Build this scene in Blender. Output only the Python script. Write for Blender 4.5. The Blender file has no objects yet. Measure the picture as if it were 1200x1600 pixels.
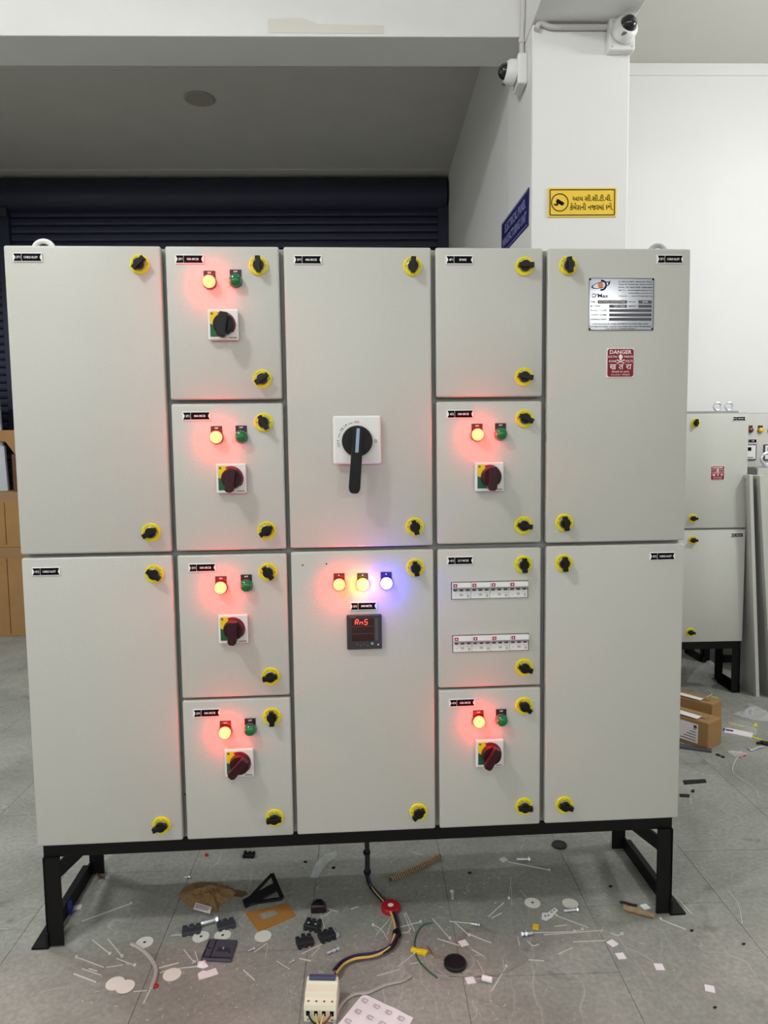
import bpy, bmesh, math, random
from mathutils import Vector, Matrix, noise
random.seed(7)
SC = bpy.context.scene
COL = SC.collection
PI = math.pi
R = math.radians

# ------------------------------------------------------------------ camera
TH = R(2.0)                       # the switchboard stands 2 degrees off the room's axes
YAW, PITCH, ROLL, FPX = 0.06129493, -0.08384401, -0.01256609, 1100.0
CAMP = Vector((-0.05553, -1.88588, 1.36141))      # camera in the switchboard's frame (z from the floor)
def rz(v, a): return Vector((v.x*math.cos(a)-v.y*math.sin(a), v.x*math.sin(a)+v.y*math.cos(a), v.z))
CAM = rz(CAMP, TH)
_y = YAW - TH
cf = Vector((math.sin(_y)*math.cos(PITCH), math.cos(_y)*math.cos(PITCH), math.sin(PITCH)))
_r0 = cf.cross(Vector((0,0,1))).normalized(); _u0 = _r0.cross(cf)
cr = _r0*math.cos(ROLL)+_u0*math.sin(ROLL); cu = -_r0*math.sin(ROLL)+_u0*math.cos(ROLL)
cd = bpy.data.cameras.new('camera'); cam = bpy.data.objects.new('camera', cd); COL.objects.link(cam)
cam.matrix_world = Matrix(((cr.x,cu.x,-cf.x,CAM.x),(cr.y,cu.y,-cf.y,CAM.y),(cr.z,cu.z,-cf.z,CAM.z),(0,0,0,1)))
cd.sensor_fit = 'HORIZONTAL'; cd.sensor_width = 36.0; cd.lens = 36.0*FPX/1200.0; cd.clip_start = .05
SC.camera = cam

# ------------------------------------------------------------------ world, lamps, exposure
w = bpy.data.worlds.new('world'); SC.world = w; w.use_nodes = True
w.node_tree.nodes['Background'].inputs[0].default_value = (.96,.98,1,1)
w.node_tree.nodes['Background'].inputs[1].default_value = 0.0
SC.view_settings.view_transform = 'Standard'; SC.view_settings.look = 'None'
SC.view_settings.gamma = 1.0; SC.view_settings.exposure = 0.0; SC.view_settings.use_curve_mapping = False
# the hall's own lamps, all outside the picture: hung over the aisle in front of the switchboard, down the hall behind the camera,
# in the right bay, and one closed-back batten on the underside of the beam, beyond the picture's left edge
def tube_lamp(name, loc, power, rad=.16, col=(.975,.99,1)):
    l = bpy.data.lights.new(name, 'POINT'); l.energy = power; l.shadow_soft_size = rad; l.color = col
    o = bpy.data.objects.new(name, l); COL.objects.link(o); o.location = loc; return o
def batten(name, loc, power, sx=1.0, sy=.10):
    l = bpy.data.lights.new(name, 'AREA'); l.shape = 'RECTANGLE'; l.size = sx; l.size_y = sy; l.energy = power; l.color = (.975,.99,1)
    o = bpy.data.objects.new(name, l); COL.objects.link(o); o.location = loc; return o
tube_lamp('aisle_lamp_offscreen', (-1.75,-1.5,3.72), 128, .12)
tube_lamp('right_bay_lamp_offscreen', (3.0,.7,2.95), 105)
tube_lamp('hall_lamp_left_offscreen', (-3.6,-5.6,2.9), 108)
tube_lamp('hall_lamp_middle_offscreen', (-.3,-5.6,2.9), 108)
tube_lamp('hall_lamp_right_offscreen', (3.0,-5.6,2.9), 108)
batten('beam_lamp_left_offscreen', (-2.95,1.48,3.12), 46)

# ------------------------------------------------------------------ pixel to place
def ray(px, py): return cf + cr*((px-600)/FPX) - cu*((py-800)/FPX)
def onZ(px, py, z=0.0): d = ray(px,py); return CAM + d*((z-CAM.z)/d.z)
def onY(px, py, y): d = ray(px,py); return CAM + d*((y-CAM.y)/d.y)
def onX(px, py, x): d = ray(px,py); return CAM + d*((x-CAM.x)/d.x)
def onP(px, py, y=0.0):            # point on a plane of the switchboard, in its own frame
    d = rz(ray(px,py), -TH); return CAMP + d*((y-CAMP.y)/d.y)

# ------------------------------------------------------------------ materials
def lin(c):
    out = []
    for v in c:
        v = v/255.0
        out.append(v/12.92 if v <= .04045 else ((v+.055)/1.055)**2.4)
    return tuple(out)
MATS = {}
def mat(name, rgb, rough=.5, metal=0.0, var=0.0, vscale=20.0, bump=0.0, bscale=200.0, spec=.5, emit=None, estr=0.0,
        alpha=1.0, coat=0.0, world=False):
    if name in MATS: return MATS[name]
    m = bpy.data.materials.new(name); m.use_nodes = True
    nt = m.node_tree; b = nt.nodes['Principled BSDF']; L = nt.links.new
    c = lin(rgb)
    b.inputs['Base Color'].default_value = (*c,1)
    b.inputs['Roughness'].default_value = rough; b.inputs['Metallic'].default_value = metal
    b.inputs['Specular IOR Level'].default_value = spec
    if coat: b.inputs['Coat Weight'].default_value = coat; b.inputs['Coat Roughness'].default_value = .12
    if emit is not None:
        b.inputs['Emission Color'].default_value = (*emit,1); b.inputs['Emission Strength'].default_value = estr
    if alpha < 1: b.inputs['Alpha'].default_value = alpha
    if var or bump:
        if world:
            g = nt.nodes.new('ShaderNodeNewGeometry'); src = g.outputs['Position']
        else:
            g = nt.nodes.new('ShaderNodeTexCoord'); src = g.outputs['Object']
    if var:
        n = nt.nodes.new('ShaderNodeTexNoise'); n.inputs['Scale'].default_value = vscale; n.inputs['Detail'].default_value = 5
        n.inputs['Roughness'].default_value = .6
        L(src, n.inputs['Vector'])
        mx = nt.nodes.new('ShaderNodeMix'); mx.data_type = 'RGBA'
        mx.inputs['A'].default_value = (*[v*(1-var) for v in c],1); mx.inputs['B'].default_value = (*[min(1,v*(1+var)) for v in c],1)
        L(n.outputs['Fac'], mx.inputs['Factor']); L(mx.outputs['Result'], b.inputs['Base Color'])
    if bump:
        n2 = nt.nodes.new('ShaderNodeTexNoise'); n2.inputs['Scale'].default_value = bscale; n2.inputs['Detail'].default_value = 2
        L(src, n2.inputs['Vector'])
        bp = nt.nodes.new('ShaderNodeBump'); bp.inputs['Strength'].default_value = bump; bp.inputs['Distance'].default_value = .002
        L(n2.outputs['Fac'], bp.inputs['Height']); L(bp.outputs['Normal'], b.inputs['Normal'])
    MATS[name] = m; return m

M_door = mat('powder_coat_grey', (193,193,186), .38, var=.03, vscale=160, bump=.30, bscale=230)
M_carc = mat('frame_grey', (150,150,146), .5, var=.08, vscale=200, bump=.4, bscale=250)
M_black = mat('black_paint', (9,9,10), .55, var=.2, vscale=40, spec=.25)
M_bplast = mat('black_plastic', (10,10,13), .42, spec=.3)
M_yel = mat('yellow_plastic', (238,224,20), .4)
M_ydark = mat('yellow_print', (120,112,10), .5)
M_chrome = mat('chrome', (150,148,136), .32, metal=.8)
M_zinc = mat('zinc', (214,217,224), .3, metal=.6)
M_white = mat('white_plastic', (232,232,230), .4)
M_ink = mat('black_ink', (10,10,14), .7, spec=.1)
M_winkk = mat('white_ink', (240,240,240), .6)
M_legend = mat('legend_black', (24,22,26), .45)
M_green = mat('green_lens', (0,112,52), .12, coat=.6)
M_red_on = mat('red_lamp_lit', (160,10,10), .3, emit=(1,.0058,.0020), estr=185)
M_yel_on = mat('amber_lamp_lit', (190,130,10), .3, emit=(1,.40,.006), estr=90)
M_blu_on = mat('blue_lamp_lit', (20,20,180), .3, emit=(.035,.02,1), estr=190)
M_red_off = mat('red_lens', (120,12,22), .15, coat=.5)
M_yel_off = mat('amber_lens', (246,190,10), .2, coat=.5)
M_swr = mat('switch_maroon', (54,8,18), .42, spec=.35)
M_ring = mat('switch_red', (170,16,40), .4)
M_sgreen = mat('switch_green', (18,92,52), .5)
M_syel = mat('switch_yellow', (244,206,16), .5)
M_char = mat('meter_charcoal', (54,50,56), .45)
M_screen = mat('meter_screen', (52,10,18), .12, coat=.5)
M_seg = mat('led_segment', (255,30,20), .4, emit=(1,.05,.03), estr=4.5)
M_tick = mat('meter_print', (120,112,118), .6)
M_paleblue = mat('pale_blue', (150,168,205), .4)
M_metalpl = mat('aluminium_plate', (168,172,180), .12, spec=.32)
M_navy = mat('navy_ink', (32,30,92), .6, spec=.1)
M_orange = mat('orange_ink', (216,128,60), .5)
M_redp = mat('danger_red', (126,8,24), .4, spec=.3)
M_pink = mat('danger_white', (244,226,228), .5)
M_wall = mat('white_paint', (232,232,230), .7, var=.025, vscale=3, bump=.15, bscale=60, world=True)
M_wallb = mat('white_paint_worn', (226,226,224), .7, var=.05, vscale=4, bump=.2, bscale=50, world=True)
M_ceil = mat('ceiling_paint', (206,204,196), .8, var=.04, vscale=2.5, world=True)
M_dceil = mat('bay_ceiling_paint', (206,204,196), .85, var=.08, vscale=4, bump=.2, bscale=40, world=True)
M_shut = mat('shutter_navy', (38,43,66), .5, var=.1, vscale=6)
M_shutd = mat('shutter_drum', (38,43,66), .5)
M_conduit = mat('conduit', (205,203,196), .5, var=.06, vscale=30)
M_kraft = mat('kraft', (158,121,76), .8, var=.12, vscale=25, bump=.15, bscale=120)
M_carton = mat('carton_brown', (158,121,76), .85, var=.15, vscale=12)
M_kraftd = mat('kraft_dark', (104,74,46), .85, var=.25, vscale=60, bump=.3, bscale=80)
M_paper = mat('paper', (236,230,234), .7)
M_white2 = mat('nylon', (208,208,200), .45)
M_clear = mat('clear_plastic', (225,228,228), .12, alpha=.24, spec=.8)
M_film = mat('plastic_film', (226,226,226), .18, alpha=.38, spec=.8)
M_greyp = mat('grey_cover', (72,72,84), .5)
M_dkp = mat('dark_plastic', (56,59,66), .5)
M_redpl = mat('red_plastic', (170,18,24), .4)
M_bluep = mat('blue_plastic', (30,40,130), .4)
M_cream = mat('breaker_cream', (232,228,204), .45)
M_tbar = mat('toggle_blue_grey', (66,76,104), .4)
M_wblk = mat('wire_black', (24,22,26), .45)
M_wblu = mat('wire_blue', (40,34,84), .45)
M_wyel = mat('wire_yellow', (216,180,92), .45)
M_wred = mat('wire_red', (134,40,30), .45)
M_wgrn = mat('wire_green', (44,98,66), .45)
M_wgry = mat('wire_grey', (168,164,158), .5)
M_tape = mat('brown_tape', (150,118,84), .3)
M_dome = mat('smoked_dome', (12,12,14), .06, coat=.8)
M_blue_sign = mat('sign_blue', (24,24,96), .5)
M_paleb = mat('pale_board', (186,192,200), .5)

# floor stone
def floor_mat():
    m = bpy.data.materials.new('grey_stone_floor'); m.use_nodes = True
    nt = m.node_tree; b = nt.nodes['Principled BSDF']; L = nt.links.new
    g = nt.nodes.new('ShaderNodeNewGeometry')
    def noi(scale, det=6, rough=.6, dist=0):
        n = nt.nodes.new('ShaderNodeTexNoise'); n.inputs['Scale'].default_value = scale; n.inputs['Detail'].default_value = det
        n.inputs['Roughness'].default_value = rough; n.inputs['Distortion'].default_value = dist; L(g.outputs['Position'], n.inputs['Vector']); return n
    def ramp(src, a, c0, bb, c1):
        r = nt.nodes.new('ShaderNodeValToRGB'); r.color_ramp.elements[0].position = a; r.color_ramp.elements[0].color = (*c0,1)
        r.color_ramp.elements[1].position = bb; r.color_ramp.elements[1].color = (*c1,1); L(src, r.inputs['Fac']); return r
    def mix(f, A, B, mode='MIX'):
        x = nt.nodes.new('ShaderNodeMix'); x.data_type = 'RGBA'; x.blend_type = mode
        if isinstance(f, float): x.inputs['Factor'].default_value = f
        else: L(f, x.inputs['Factor'])
        L(A, x.inputs['A'])
        if isinstance(B, tuple): x.inputs['B'].default_value = (*B,1)
        else: L(B, x.inputs['B'])
        return x.outputs['Result']
    big = ramp(noi(2.6,8,.65,.6).outputs['Fac'], .3, lin((126,129,122)), .72, lin((165,165,157)))
    fine = ramp(noi(70,4).outputs['Fac'], .3, (.80,.80,.80), .7, (1.12,1.12,1.12))
    c = mix(1.0, big.outputs['Color'], fine.outputs['Color'], 'MULTIPLY')
    # dark worn blotches and pale scuffs, with shapes of their own
    bl = ramp(noi(5.5,3,.5,1.2).outputs['Fac'], .66, (0,0,0), .74, (.5,.5,.5))
    c = mix(bl.outputs['Color'], c, lin((96,95,86)))
    for k, (sc, rot) in enumerate(((3.2,.5),(2.3,2.1),(4.1,1.3))):
        mp = nt.nodes.new('ShaderNodeMapping'); mp.inputs['Rotation'].default_value = (0,0,rot); mp.inputs['Scale'].default_value = (1,.22,1)
        L(g.outputs['Position'], mp.inputs['Vector'])
        v = nt.nodes.new('ShaderNodeTexVoronoi'); v.feature = 'DISTANCE_TO_EDGE'; v.inputs['Scale'].default_value = sc*1.6
        nz = noi(3+k,2); vm = nt.nodes.new('ShaderNodeVectorMath'); vm.operation = 'MULTIPLY_ADD'
        vm.inputs[1].default_value = (.16,.16,.16); L(nz.outputs['Color'], vm.inputs[0]); L(mp.outputs['Vector'], vm.inputs[2])
        L(vm.outputs['Vector'], v.inputs['Vector'])
        e = ramp(v.outputs['Distance'], .0, (.42,.42,.42), .007, (0,0,0))
        gate = ramp(noi(2.2+k*.7,2).outputs['Fac'], .52, (0,0,0), .62, (1,1,1))
        mm = mix(1.0, e.outputs['Color'], gate.outputs['Color'], 'MULTIPLY')
        c = mix(mm, c, lin((196,195,188)))
    L(c, b.inputs['Base Color'])
    b.inputs['Roughness'].default_value = .62
    bp = nt.nodes.new('ShaderNodeBump'); bp.inputs['Strength'].default_value = .18; bp.inputs['Distance'].default_value = .004
    L(noi(45,5).outputs['Fac'], bp.inputs['Height']); L(bp.outputs['Normal'], b.inputs['Normal'])
    return m
M_floor = floor_mat()
M_joint = mat('floor_joint', (112,112,105), .9, world=True)

# ------------------------------------------------------------------ mesh building
class MB:
    def __init__(s): s.v = []; s.f = []
    def add(s, vs, fs, M=None):
        n = len(s.v)
        s.v += [tuple((M @ Vector(p)) if M is not None else p) for p in vs]
        s.f += [tuple(i+n for i in q) for q in fs]; return s
    def box(s, x0, x1, y0, y1, z0, z1, M=None):
        return s.add([(x0,y0,z0),(x1,y0,z0),(x1,y1,z0),(x0,y1,z0),(x0,y0,z1),(x1,y0,z1),(x1,y1,z1),(x0,y1,z1)],
            [(0,3,2,1),(4,5,6,7),(0,1,5,4),(1,2,6,5),(2,3,7,6),(3,0,4,7)], M)
    def prism(s, poly, a0, a1, axis='y', M=None):
        # poly is drawn in the plane across the axis: y -> (x,z), x -> (y,z), z -> (x,y)
        n = len(poly)
        def P(p, a): return (p[0],a,p[1]) if axis == 'y' else ((a,p[0],p[1]) if axis == 'x' else (p[0],p[1],a))
        return s.add([P(p,a0) for p in poly]+[P(p,a1) for p in poly],
            [tuple(range(n)), tuple(range(2*n-1,n-1,-1))]+[(i,i+n,(i+1)%n+n,(i+1)%n) for i in range(n)], M)
    def lathe(s, prof, seg=20, axis='y', c=(0,0,0), M=None):
        # prof: (radius, position along axis)
        vs = []; fs = []; n = len(prof)
        for k in range(seg):
            a = 2*PI*k/seg
            for r, h in prof:
                x, y = r*math.cos(a), r*math.sin(a)
                if axis == 'y': p = (c[0]+x, c[1]+h, c[2]+y)
                elif axis == 'z': p = (c[0]+x, c[1]+y, c[2]+h)
                else: p = (c[0]+h, c[1]+x, c[2]+y)
                vs.append(p)
        for k in range(seg):
            k2 = (k+1) % seg
            for i in range(n-1): fs.append((k*n+i, k2*n+i, k2*n+i+1, k*n+i+1))
        fs.append(tuple(k*n for k in range(seg))); fs.append(tuple(k*n+n-1 for k in reversed(range(seg))))
        return s.add(vs, fs, M)
    def tube(s, pts, r, seg=8, M=None):
        pts = [Vector(p) for p in pts]; n = len(pts); vs = []; fs = []
        a = None
        for i, p in enumerate(pts):
            t = (pts[min(i+1,n-1)]-pts[max(i-1,0)]).normalized()
            if a is None:
                a = t.cross(Vector((0,0,1)))
                if a.length < .05: a = t.cross(Vector((0,1,0)))
            a = (a-t*a.dot(t)).normalized(); bb = a.cross(t)
            rr = r[i] if isinstance(r, (list,tuple)) else r
            for k in range(seg):
                q = 2*PI*k/seg; vs.append(tuple(p+a*math.cos(q)*rr+bb*math.sin(q)*rr))
        for i in range(n-1):
            for k in range(seg):
                k2 = (k+1) % seg; fs.append((i*seg+k, i*seg+k2, (i+1)*seg+k2, (i+1)*seg+k))
        fs.append(tuple(reversed(range(seg)))); fs.append(tuple((n-1)*seg+k for k in range(seg)))
        return s.add(vs, fs, M)
    def mesh(s, name, m, bevel=0.0, bseg=2, smooth=False):
        me = bpy.data.meshes.new(name); me.from_pydata(s.v, [], s.f)
        bm = bmesh.new(); bm.from_mesh(me)
        bmesh.ops.recalc_face_normals(bm, faces=bm.faces)
        if bevel:
            es = [e for e in bm.edges if len(e.link_faces) == 2 and e.calc_face_angle(0) > .6]
            bmesh.ops.bevel(bm, geom=es, offset=bevel, segments=bseg, profile=.5, affect='EDGES', clamp_overlap=True)
        if smooth:
            for f in bm.faces: f.smooth = True
            for e in bm.edges:
                if len(e.link_faces) == 2 and e.calc_face_angle(0) > .7: e.smooth = False
        bm.to_mesh(me); bm.free()
        me.materials.append(m); return me
    def build(s, name, m, parent=None, loc=(0,0,0), rot=(0,0,0), bevel=0.0, bseg=2, smooth=False):
        return ob(name, s.mesh(name, m, bevel, bseg, smooth), parent, loc, rot)
def ob(name, me, parent=None, loc=(0,0,0), rot=(0,0,0)):
    o = bpy.data.objects.new(name, me); COL.objects.link(o); o.location = loc; o.rotation_euler = rot
    if parent is not None: o.parent = parent
    return o
def tag(o, label, cat=None, group=None, kind=None):
    if label: o['label'] = label
    if cat: o['category'] = cat
    if group: o['group'] = group
    if kind: o['kind'] = kind
    return o
def empty(name, loc=(0,0,0), rot=(0,0,0)):
    o = bpy.data.objects.new(name, None); COL.objects.link(o); o.location = loc; o.rotation_euler = rot
    o.empty_display_size = .1; return o
def struct(o): o['kind'] = 'structure'; return o
def spline(pts, n=8):
    pts = [Vector(p) for p in pts]; out = []
    P = [pts[0]*2-pts[1]]+pts+[pts[-1]*2-pts[-2]]
    for i in range(1, len(P)-2):
        for k in range(n):
            t = k/n; a,b,c,d = P[i-1],P[i],P[i+1],P[i+2]
            out.append(.5*((2*b)+(c-a)*t+(2*a-5*b+4*c-d)*t*t+(3*b-a-3*c+d)*t**3))
    out.append(pts[-1]); return out

# lettering as flat mesh: returns verts (x,z) and faces, fitted in a box of width w (or height h)
_tc = {}
def glyphs(body, bold=0.0):
    if (body,bold) in _tc: return _tc[(body,bold)]
    cu_ = bpy.data.curves.new('lettering','FONT'); cu_.body = body; cu_.resolution_u = 2; cu_.offset = bold
    o = bpy.data.objects.new('lettering', cu_); COL.objects.link(o)
    dg = bpy.context.evaluated_depsgraph_get(); dg.update()
    me = bpy.data.meshes.new_from_object(o.evaluated_get(dg))
    vs = [(v.co.x, v.co.y) for v in me.vertices]; fs = [tuple(p.vertices) for p in me.polygons]
    bpy.data.objects.remove(o); bpy.data.curves.remove(cu_); bpy.data.meshes.remove(me)
    x0 = min(v[0] for v in vs); x1 = max(v[0] for v in vs); y0 = min(v[1] for v in vs); y1 = max(v[1] for v in vs)
    _tc[(body,bold)] = ([((x-(x0+x1)/2), (y-(y0+y1)/2)) for x,y in vs], fs, x1-x0, y1-y0)
    return _tc[(body,bold)]
def put_text(mb, body, cx, cz, w=None, h=None, y=0.0, bold=.01, ang=0.0, left=False, M=None):
    vs, fs, gw, gh = glyphs(body, bold)
    if w is None: sx = sz = h/gh
    elif h is None: sx = sz = w/gw
    else: sx = w/gw; sz = h/gh
    if left: cx = cx+gw*sx/2
    c, s_ = math.cos(ang), math.sin(ang)
    mb.add([(cx+a*sx*c-b*sz*s_, y, cz+a*sx*s_+b*sz*c) for a,b in vs], fs, M)
def flat(mb, poly, y, M=None):
    mb.add([(p[0],y,p[1]) for p in poly], [tuple(range(len(poly)))], M)
def rect(cx, cz, w, h): return [(cx-w/2,cz-h/2),(cx+w/2,cz-h/2),(cx+w/2,cz+h/2),(cx-w/2,cz+h/2)]
def circ(cx, cz, r, n=24, a0=0, a1=2*PI): return [(cx+r*math.cos(a0+(a1-a0)*k/n), cz+r*math.sin(a0+(a1-a0)*k/n)) for k in range(n+(0 if abs(a1-a0-2*PI)<1e-6 else 1))]
def ringpoly(mb, cx, cz, r0, r1, y, a0=0, a1=2*PI, n=32, rx=1.0, rot=0.0, M=None):
    vs = []; fs = []
    for k in range(n+1):
        a = a0+(a1-a0)*k/n
        for r in (r0,r1):
            x, z = r*math.cos(a)*rx, r*math.sin(a)
            vs.append((cx+x*math.cos(rot)-z*math.sin(rot), y, cz+x*math.sin(rot)+z*math.cos(rot)))
    for k in range(n): fs.append((2*k,2*k+1,2*k+3,2*k+2))
    mb.add(vs, fs, M)

# ================================================================== THE SETTING
COLY = 1.22                                   # front face of the column
colL = onY(831,200,COLY).x; colR = onY(982,250,COLY).x
zB = onY(900,38,COLY).z                       # underside of the beams
beamY0 = COLY+.14; zBeam = onY(500,57,beamY0).z
beamY1 = beamY0+.24
sh = onX(700,345,colL); SHY = sh.y            # roller shutter
zSlab = onY(600,256,SHY-.25).z
bxL = onY(-2,345,SHY).x - .35
WRY = 2.90                                    # back wall of the right bay
zCeilR = onY(1050,100,WRY).z
print('room', colL, colR, zB, zBeam, SHY, zSlab, zCeilR, bxL)
HX0, HX1, HY0 = -6.0, 6.0, -9.0

floor = struct(MB().box(HX0-.2,HX1+.2,HY0-.2,SHY+.6,-.12,-.0020).build('floor', M_joint))
# stone tiles, laid with staggered cross joints, where the photograph sees the floor
x0 = onZ(500,1315).x; TW, TL, G = .412, .66, .0016
tile_me = MB().box(G/2,TW-G/2,G/2,TL-G/2,-.012,0).mesh('tile', M_floor)
for i in range(-8,10):
    off = (i*0.27) % TL
    for j in range(-3,8):
        ty = -1.1+off+j*TL
        if ty+TL > SHY+.4: continue
        if j < 0 and abs(x0+i*TW) > 2.5 and ty < -1.6: continue
        ob('tile', tile_me, floor, (x0+i*TW, ty, 0))
struct(MB().box(HX0,HX1,HY0,-2.45,-.012,0).build('floor_hall', M_floor))
struct(MB().box(HX0,x0-8*TW,-2.45,SHY,-.012,0).build('floor_side', M_floor))
struct(MB().box(x0+10*TW,HX1,-2.45,SHY,-.012,0).build('floor_aisle', M_floor))

# column, beams, walls
struct(MB().box(colL,colR,COLY,COLY+.5,0,zB).build('wall_column', M_wall, bevel=.006))
struct(MB().box(HX0,colL+.05,beamY0,beamY1,zBeam,zSlab+.6).build('trim_1', M_wallb, bevel=.004))        # beam over the shutter bay
struct(MB().box(colL-.002,colR+.002,HY0,COLY+.5,zB,zSlab+.6).build('trim_2', M_wallb, bevel=.004))       # beam running into the hall
struct(MB().box(colL,colL+.2,COLY+.5,SHY+.3,0,zSlab).build('wall_divider', M_wallb))
struct(MB().box(bxL-.2,bxL,beamY1,SHY+.3,0,zSlab).build('wall_bay', M_dceil))
struct(MB().box(bxL-.2,colL+.2,beamY1,SHY+.5,zSlab,zSlab+.12).build('ceiling_bay', M_dceil))
struct(MB().box(colL+.2,HX1,WRY,WRY+.2,0,zCeilR).build('wall_right_bay', M_wall))
struct(MB().box(colR,HX1,WRY-.014,WRY,zCeilR-.075,zCeilR).build('trim_3', M_wall, bevel=.003))
struct(MB().box(colR,HX1,HY0,WRY+.2,zCeilR,zCeilR+.12).build('ceiling_right', M_ceil))
struct(MB().box(HX0,colL,HY0,beamY0+.02,zSlab+.3,zSlab+.42).build('ceiling_hall', M_ceil))
struct(MB().box(HX0-.2,HX0,HY0,beamY1,0,zSlab+.42).build('wall_left', M_wall))
struct(MB().box(HX0,bxL-.2,beamY0,beamY1,0,zBeam).build('wall_front_left', M_wall))
struct(MB().box(HX1,HX1+.2,HY0,WRY+.2,0,zSlab+.42).build('wall_right', M_wall))
struct(MB().box(HX0,HX1,HY0-.2,HY0,0,zSlab+.42).build('wall_hall_end', M_wall))
# old plaster patch on the bay ceiling
pc = onZ(312,154,zSlab)
tag(MB().lathe([(.0,0),(.085,0),(.10,-.004),(.088,-.010),(.07,-.007),(0,-.006)],24,'z').build('ceiling_rose', mat('rose_grey',(165,158,148),.8), None, (pc.x,pc.y,zSlab)),
    'small round brown ceiling cover in the dark bay by the shutter','ceiling fixture')
# bare plaster strip low on the beam face
pl_ = MB(); q0 = onY(418,28,beamY0); q1 = onY(600,56,beamY0)
flat(pl_, [(q0.x,q1.z+.01),(q1.x,q1.z+.008),(q1.x,q0.z-.03),(q0.x+.22,q0.z-.025),(q0.x+.15,q0.z),(q0.x,q0.z-.005)], beamY0-.0015)
struct(pl_.build('trim_4', mat('plaster_patch',(214,212,202),.8,var=.03,vscale=8,world=True)))

# roller shutter
shutter = struct(MB().box(bxL,bxL+.02,SHY-.01,SHY+.2,0,zSlab).build('door_1', M_shut))
zdrum0 = onY(400,326,SHY-.1).z; zdrum1 = onY(400,271,SHY-.1).z
pitch = .0645; zs = zdrum0+.03
prof = [(0,0),(-.010,.006),(-.014,.02),(-.014,.044),(-.010,.058),(0,.0625),(.008,.0625),(.008,0)]
slat_me = MB().prism([(a,b) for a,b in prof], bxL+.05, colL-.03, 'x').mesh('slat', M_shut)
k = 0
while zs-k*pitch > .05:
    ob('slat', slat_me, shutter, (0,SHY,zs-k*pitch-pitch)); k += 1
for gx in (onY(9,345,SHY).x, colL-.045):
    g_ = MB().box(gx-.045,gx+.045,SHY-.05,SHY+.03,0,zdrum0+.05); g_.build('guide_rail', M_shut, shutter, bevel=.004)
rr = (zdrum1-zdrum0)/2
MB().lathe([(0,bxL+.02),(rr,bxL+.02),(rr,colL-.02),(0,colL-.02)],28,'x',(0,SHY+.02,(zdrum0+zdrum1)/2)).build('drum', M_shutd, shutter, smooth=True)
MB().box(bxL+.02,colL-.02,SHY+.05,SHY+.1,zdrum0-.05,zdrum1+.1).build('drum_hood', M_shutd, shutter)
struct(MB().box(bxL,colL,SHY-.16,SHY+.25,zdrum1+.005,zSlab-.002).build('trim_5', M_dceil))
struct(MB().box(bxL,colL+.2,SHY+.3,SHY+.4,0,zSlab).build('wall_back', M_dceil))
MB().box(onY(0,340,SHY).x-.12,onY(0,340,SHY).x+.09,SHY-.08,SHY-.05,onY(5,335,SHY).z-.04,onY(5,335,SHY).z+.03).build('bracket', M_dkp, shutter)

# ================================================================== WALL THINGS
# yellow notice on the column
a_ = onY(856,294,COLY); b_ = onY(962.5,339.5,COLY); cx, cz = (a_.x+b_.x)/2,(a_.z+b_.z)/2; W_, H_ = b_.x-a_.x, a_.z-b_.z
sg = MB().box(-W_/2,W_/2,-.004,0,-H_/2,H_/2).build('notice_board', mat('notice_yellow',(244,205,62),.45), None, (cx,COLY,cz), bevel=.001)
tag(sg,'yellow camera surveillance notice with black Gujarati lettering on white column','sign')
fr = MB(); t = .0022
for (x0_,x1_,z0_,z1_) in ((-.47,.47,.43,.43),(-.47,.47,-.43,-.43)): flat(fr,[(x0_*W_,z0_*H_-t),(x1_*W_,z0_*H_-t),(x1_*W_,z0_*H_+t),(x0_*W_,z0_*H_+t)],-.0046)
for s_ in (-1,1): flat(fr,[(s_*.47*W_-t,-.43*H_),(s_*.47*W_+t,-.43*H_),(s_*.47*W_+t,.43*H_),(s_*.47*W_-t,.43*H_)],-.0046)
ringpoly(fr,-.328*W_,0,.034*W_/.3,.0385*W_/.3,-.0047)
fr.build('border', mat('notice_black',(46,32,10),.5), sg)
ic = MB(); ix = -.328*W_; Mi = Matrix.Translation((ix,0,0)) @ Matrix.Rotation(R(20),4,'Y')
flat(ic,[(-.016,-.005),(.014,-.009),(.019,-.003),(.019,.005),(-.014,.011),(-.017,.006)],-.0048,Mi)
flat(ic,[(-.012,-.006),(-.004,-.007),(-.004,-.015),(-.012,-.019),(-.022,-.018),(-.022,-.013),(-.013,-.013)],-.0048,Mi)
ic.build('camera_symbol', M_ink, sg)
tx = MB()
put_text(tx,'આપ સી.સી.ટી.વી.', .14*W_, .155*H_, w=.57*W_, h=.22*H_, y=-.0048, bold=.012)
put_text(tx,'કેમેરાની નજરમાં છો.', .135*W_, -.14*H_, w=.63*W_, h=.24*H_, y=-.0048, bold=.012)
tx.build('lettering', M_ink, sg)

# blue unit sign on the divider wall
tl = onX(785,350,colL); tr = onX(827.5,292.5,colL); br = onX(827.5,351,colL)
print('bluesign', tl, tr, br)
hgt = tr.z-br.z; L_ = tl.y-tr.y
slope = math.atan2(tl.z-tr.z, L_)
bs = MB().box(0,L_/math.cos(slope),-.004,0,-hgt,0).build('unit_sign', M_blue_sign, None, (colL,tl.y,tl.z), (0,0,-PI/2), bevel=.001)
bs.rotation_euler = (0,slope,-PI/2)
tag(bs,'blue unit sign with pale block capitals on the wall behind the column','sign')
Lw = L_/math.cos(slope); sb = MB()
put_text(sb,'ELECTRICAL PANEL', Lw*.53, -hgt*.30, w=Lw*.76, h=hgt*.27, y=-.0045, bold=.02)
put_text(sb,'MANUFACTURING UNIT', Lw*.50, -hgt*.68, w=Lw*.88, h=hgt*.27, y=-.0045, bold=.02)
for zz in (.05,.95): flat(sb, rect(Lw/2,-hgt*zz,Lw*.94,.004), -.0045)
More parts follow.
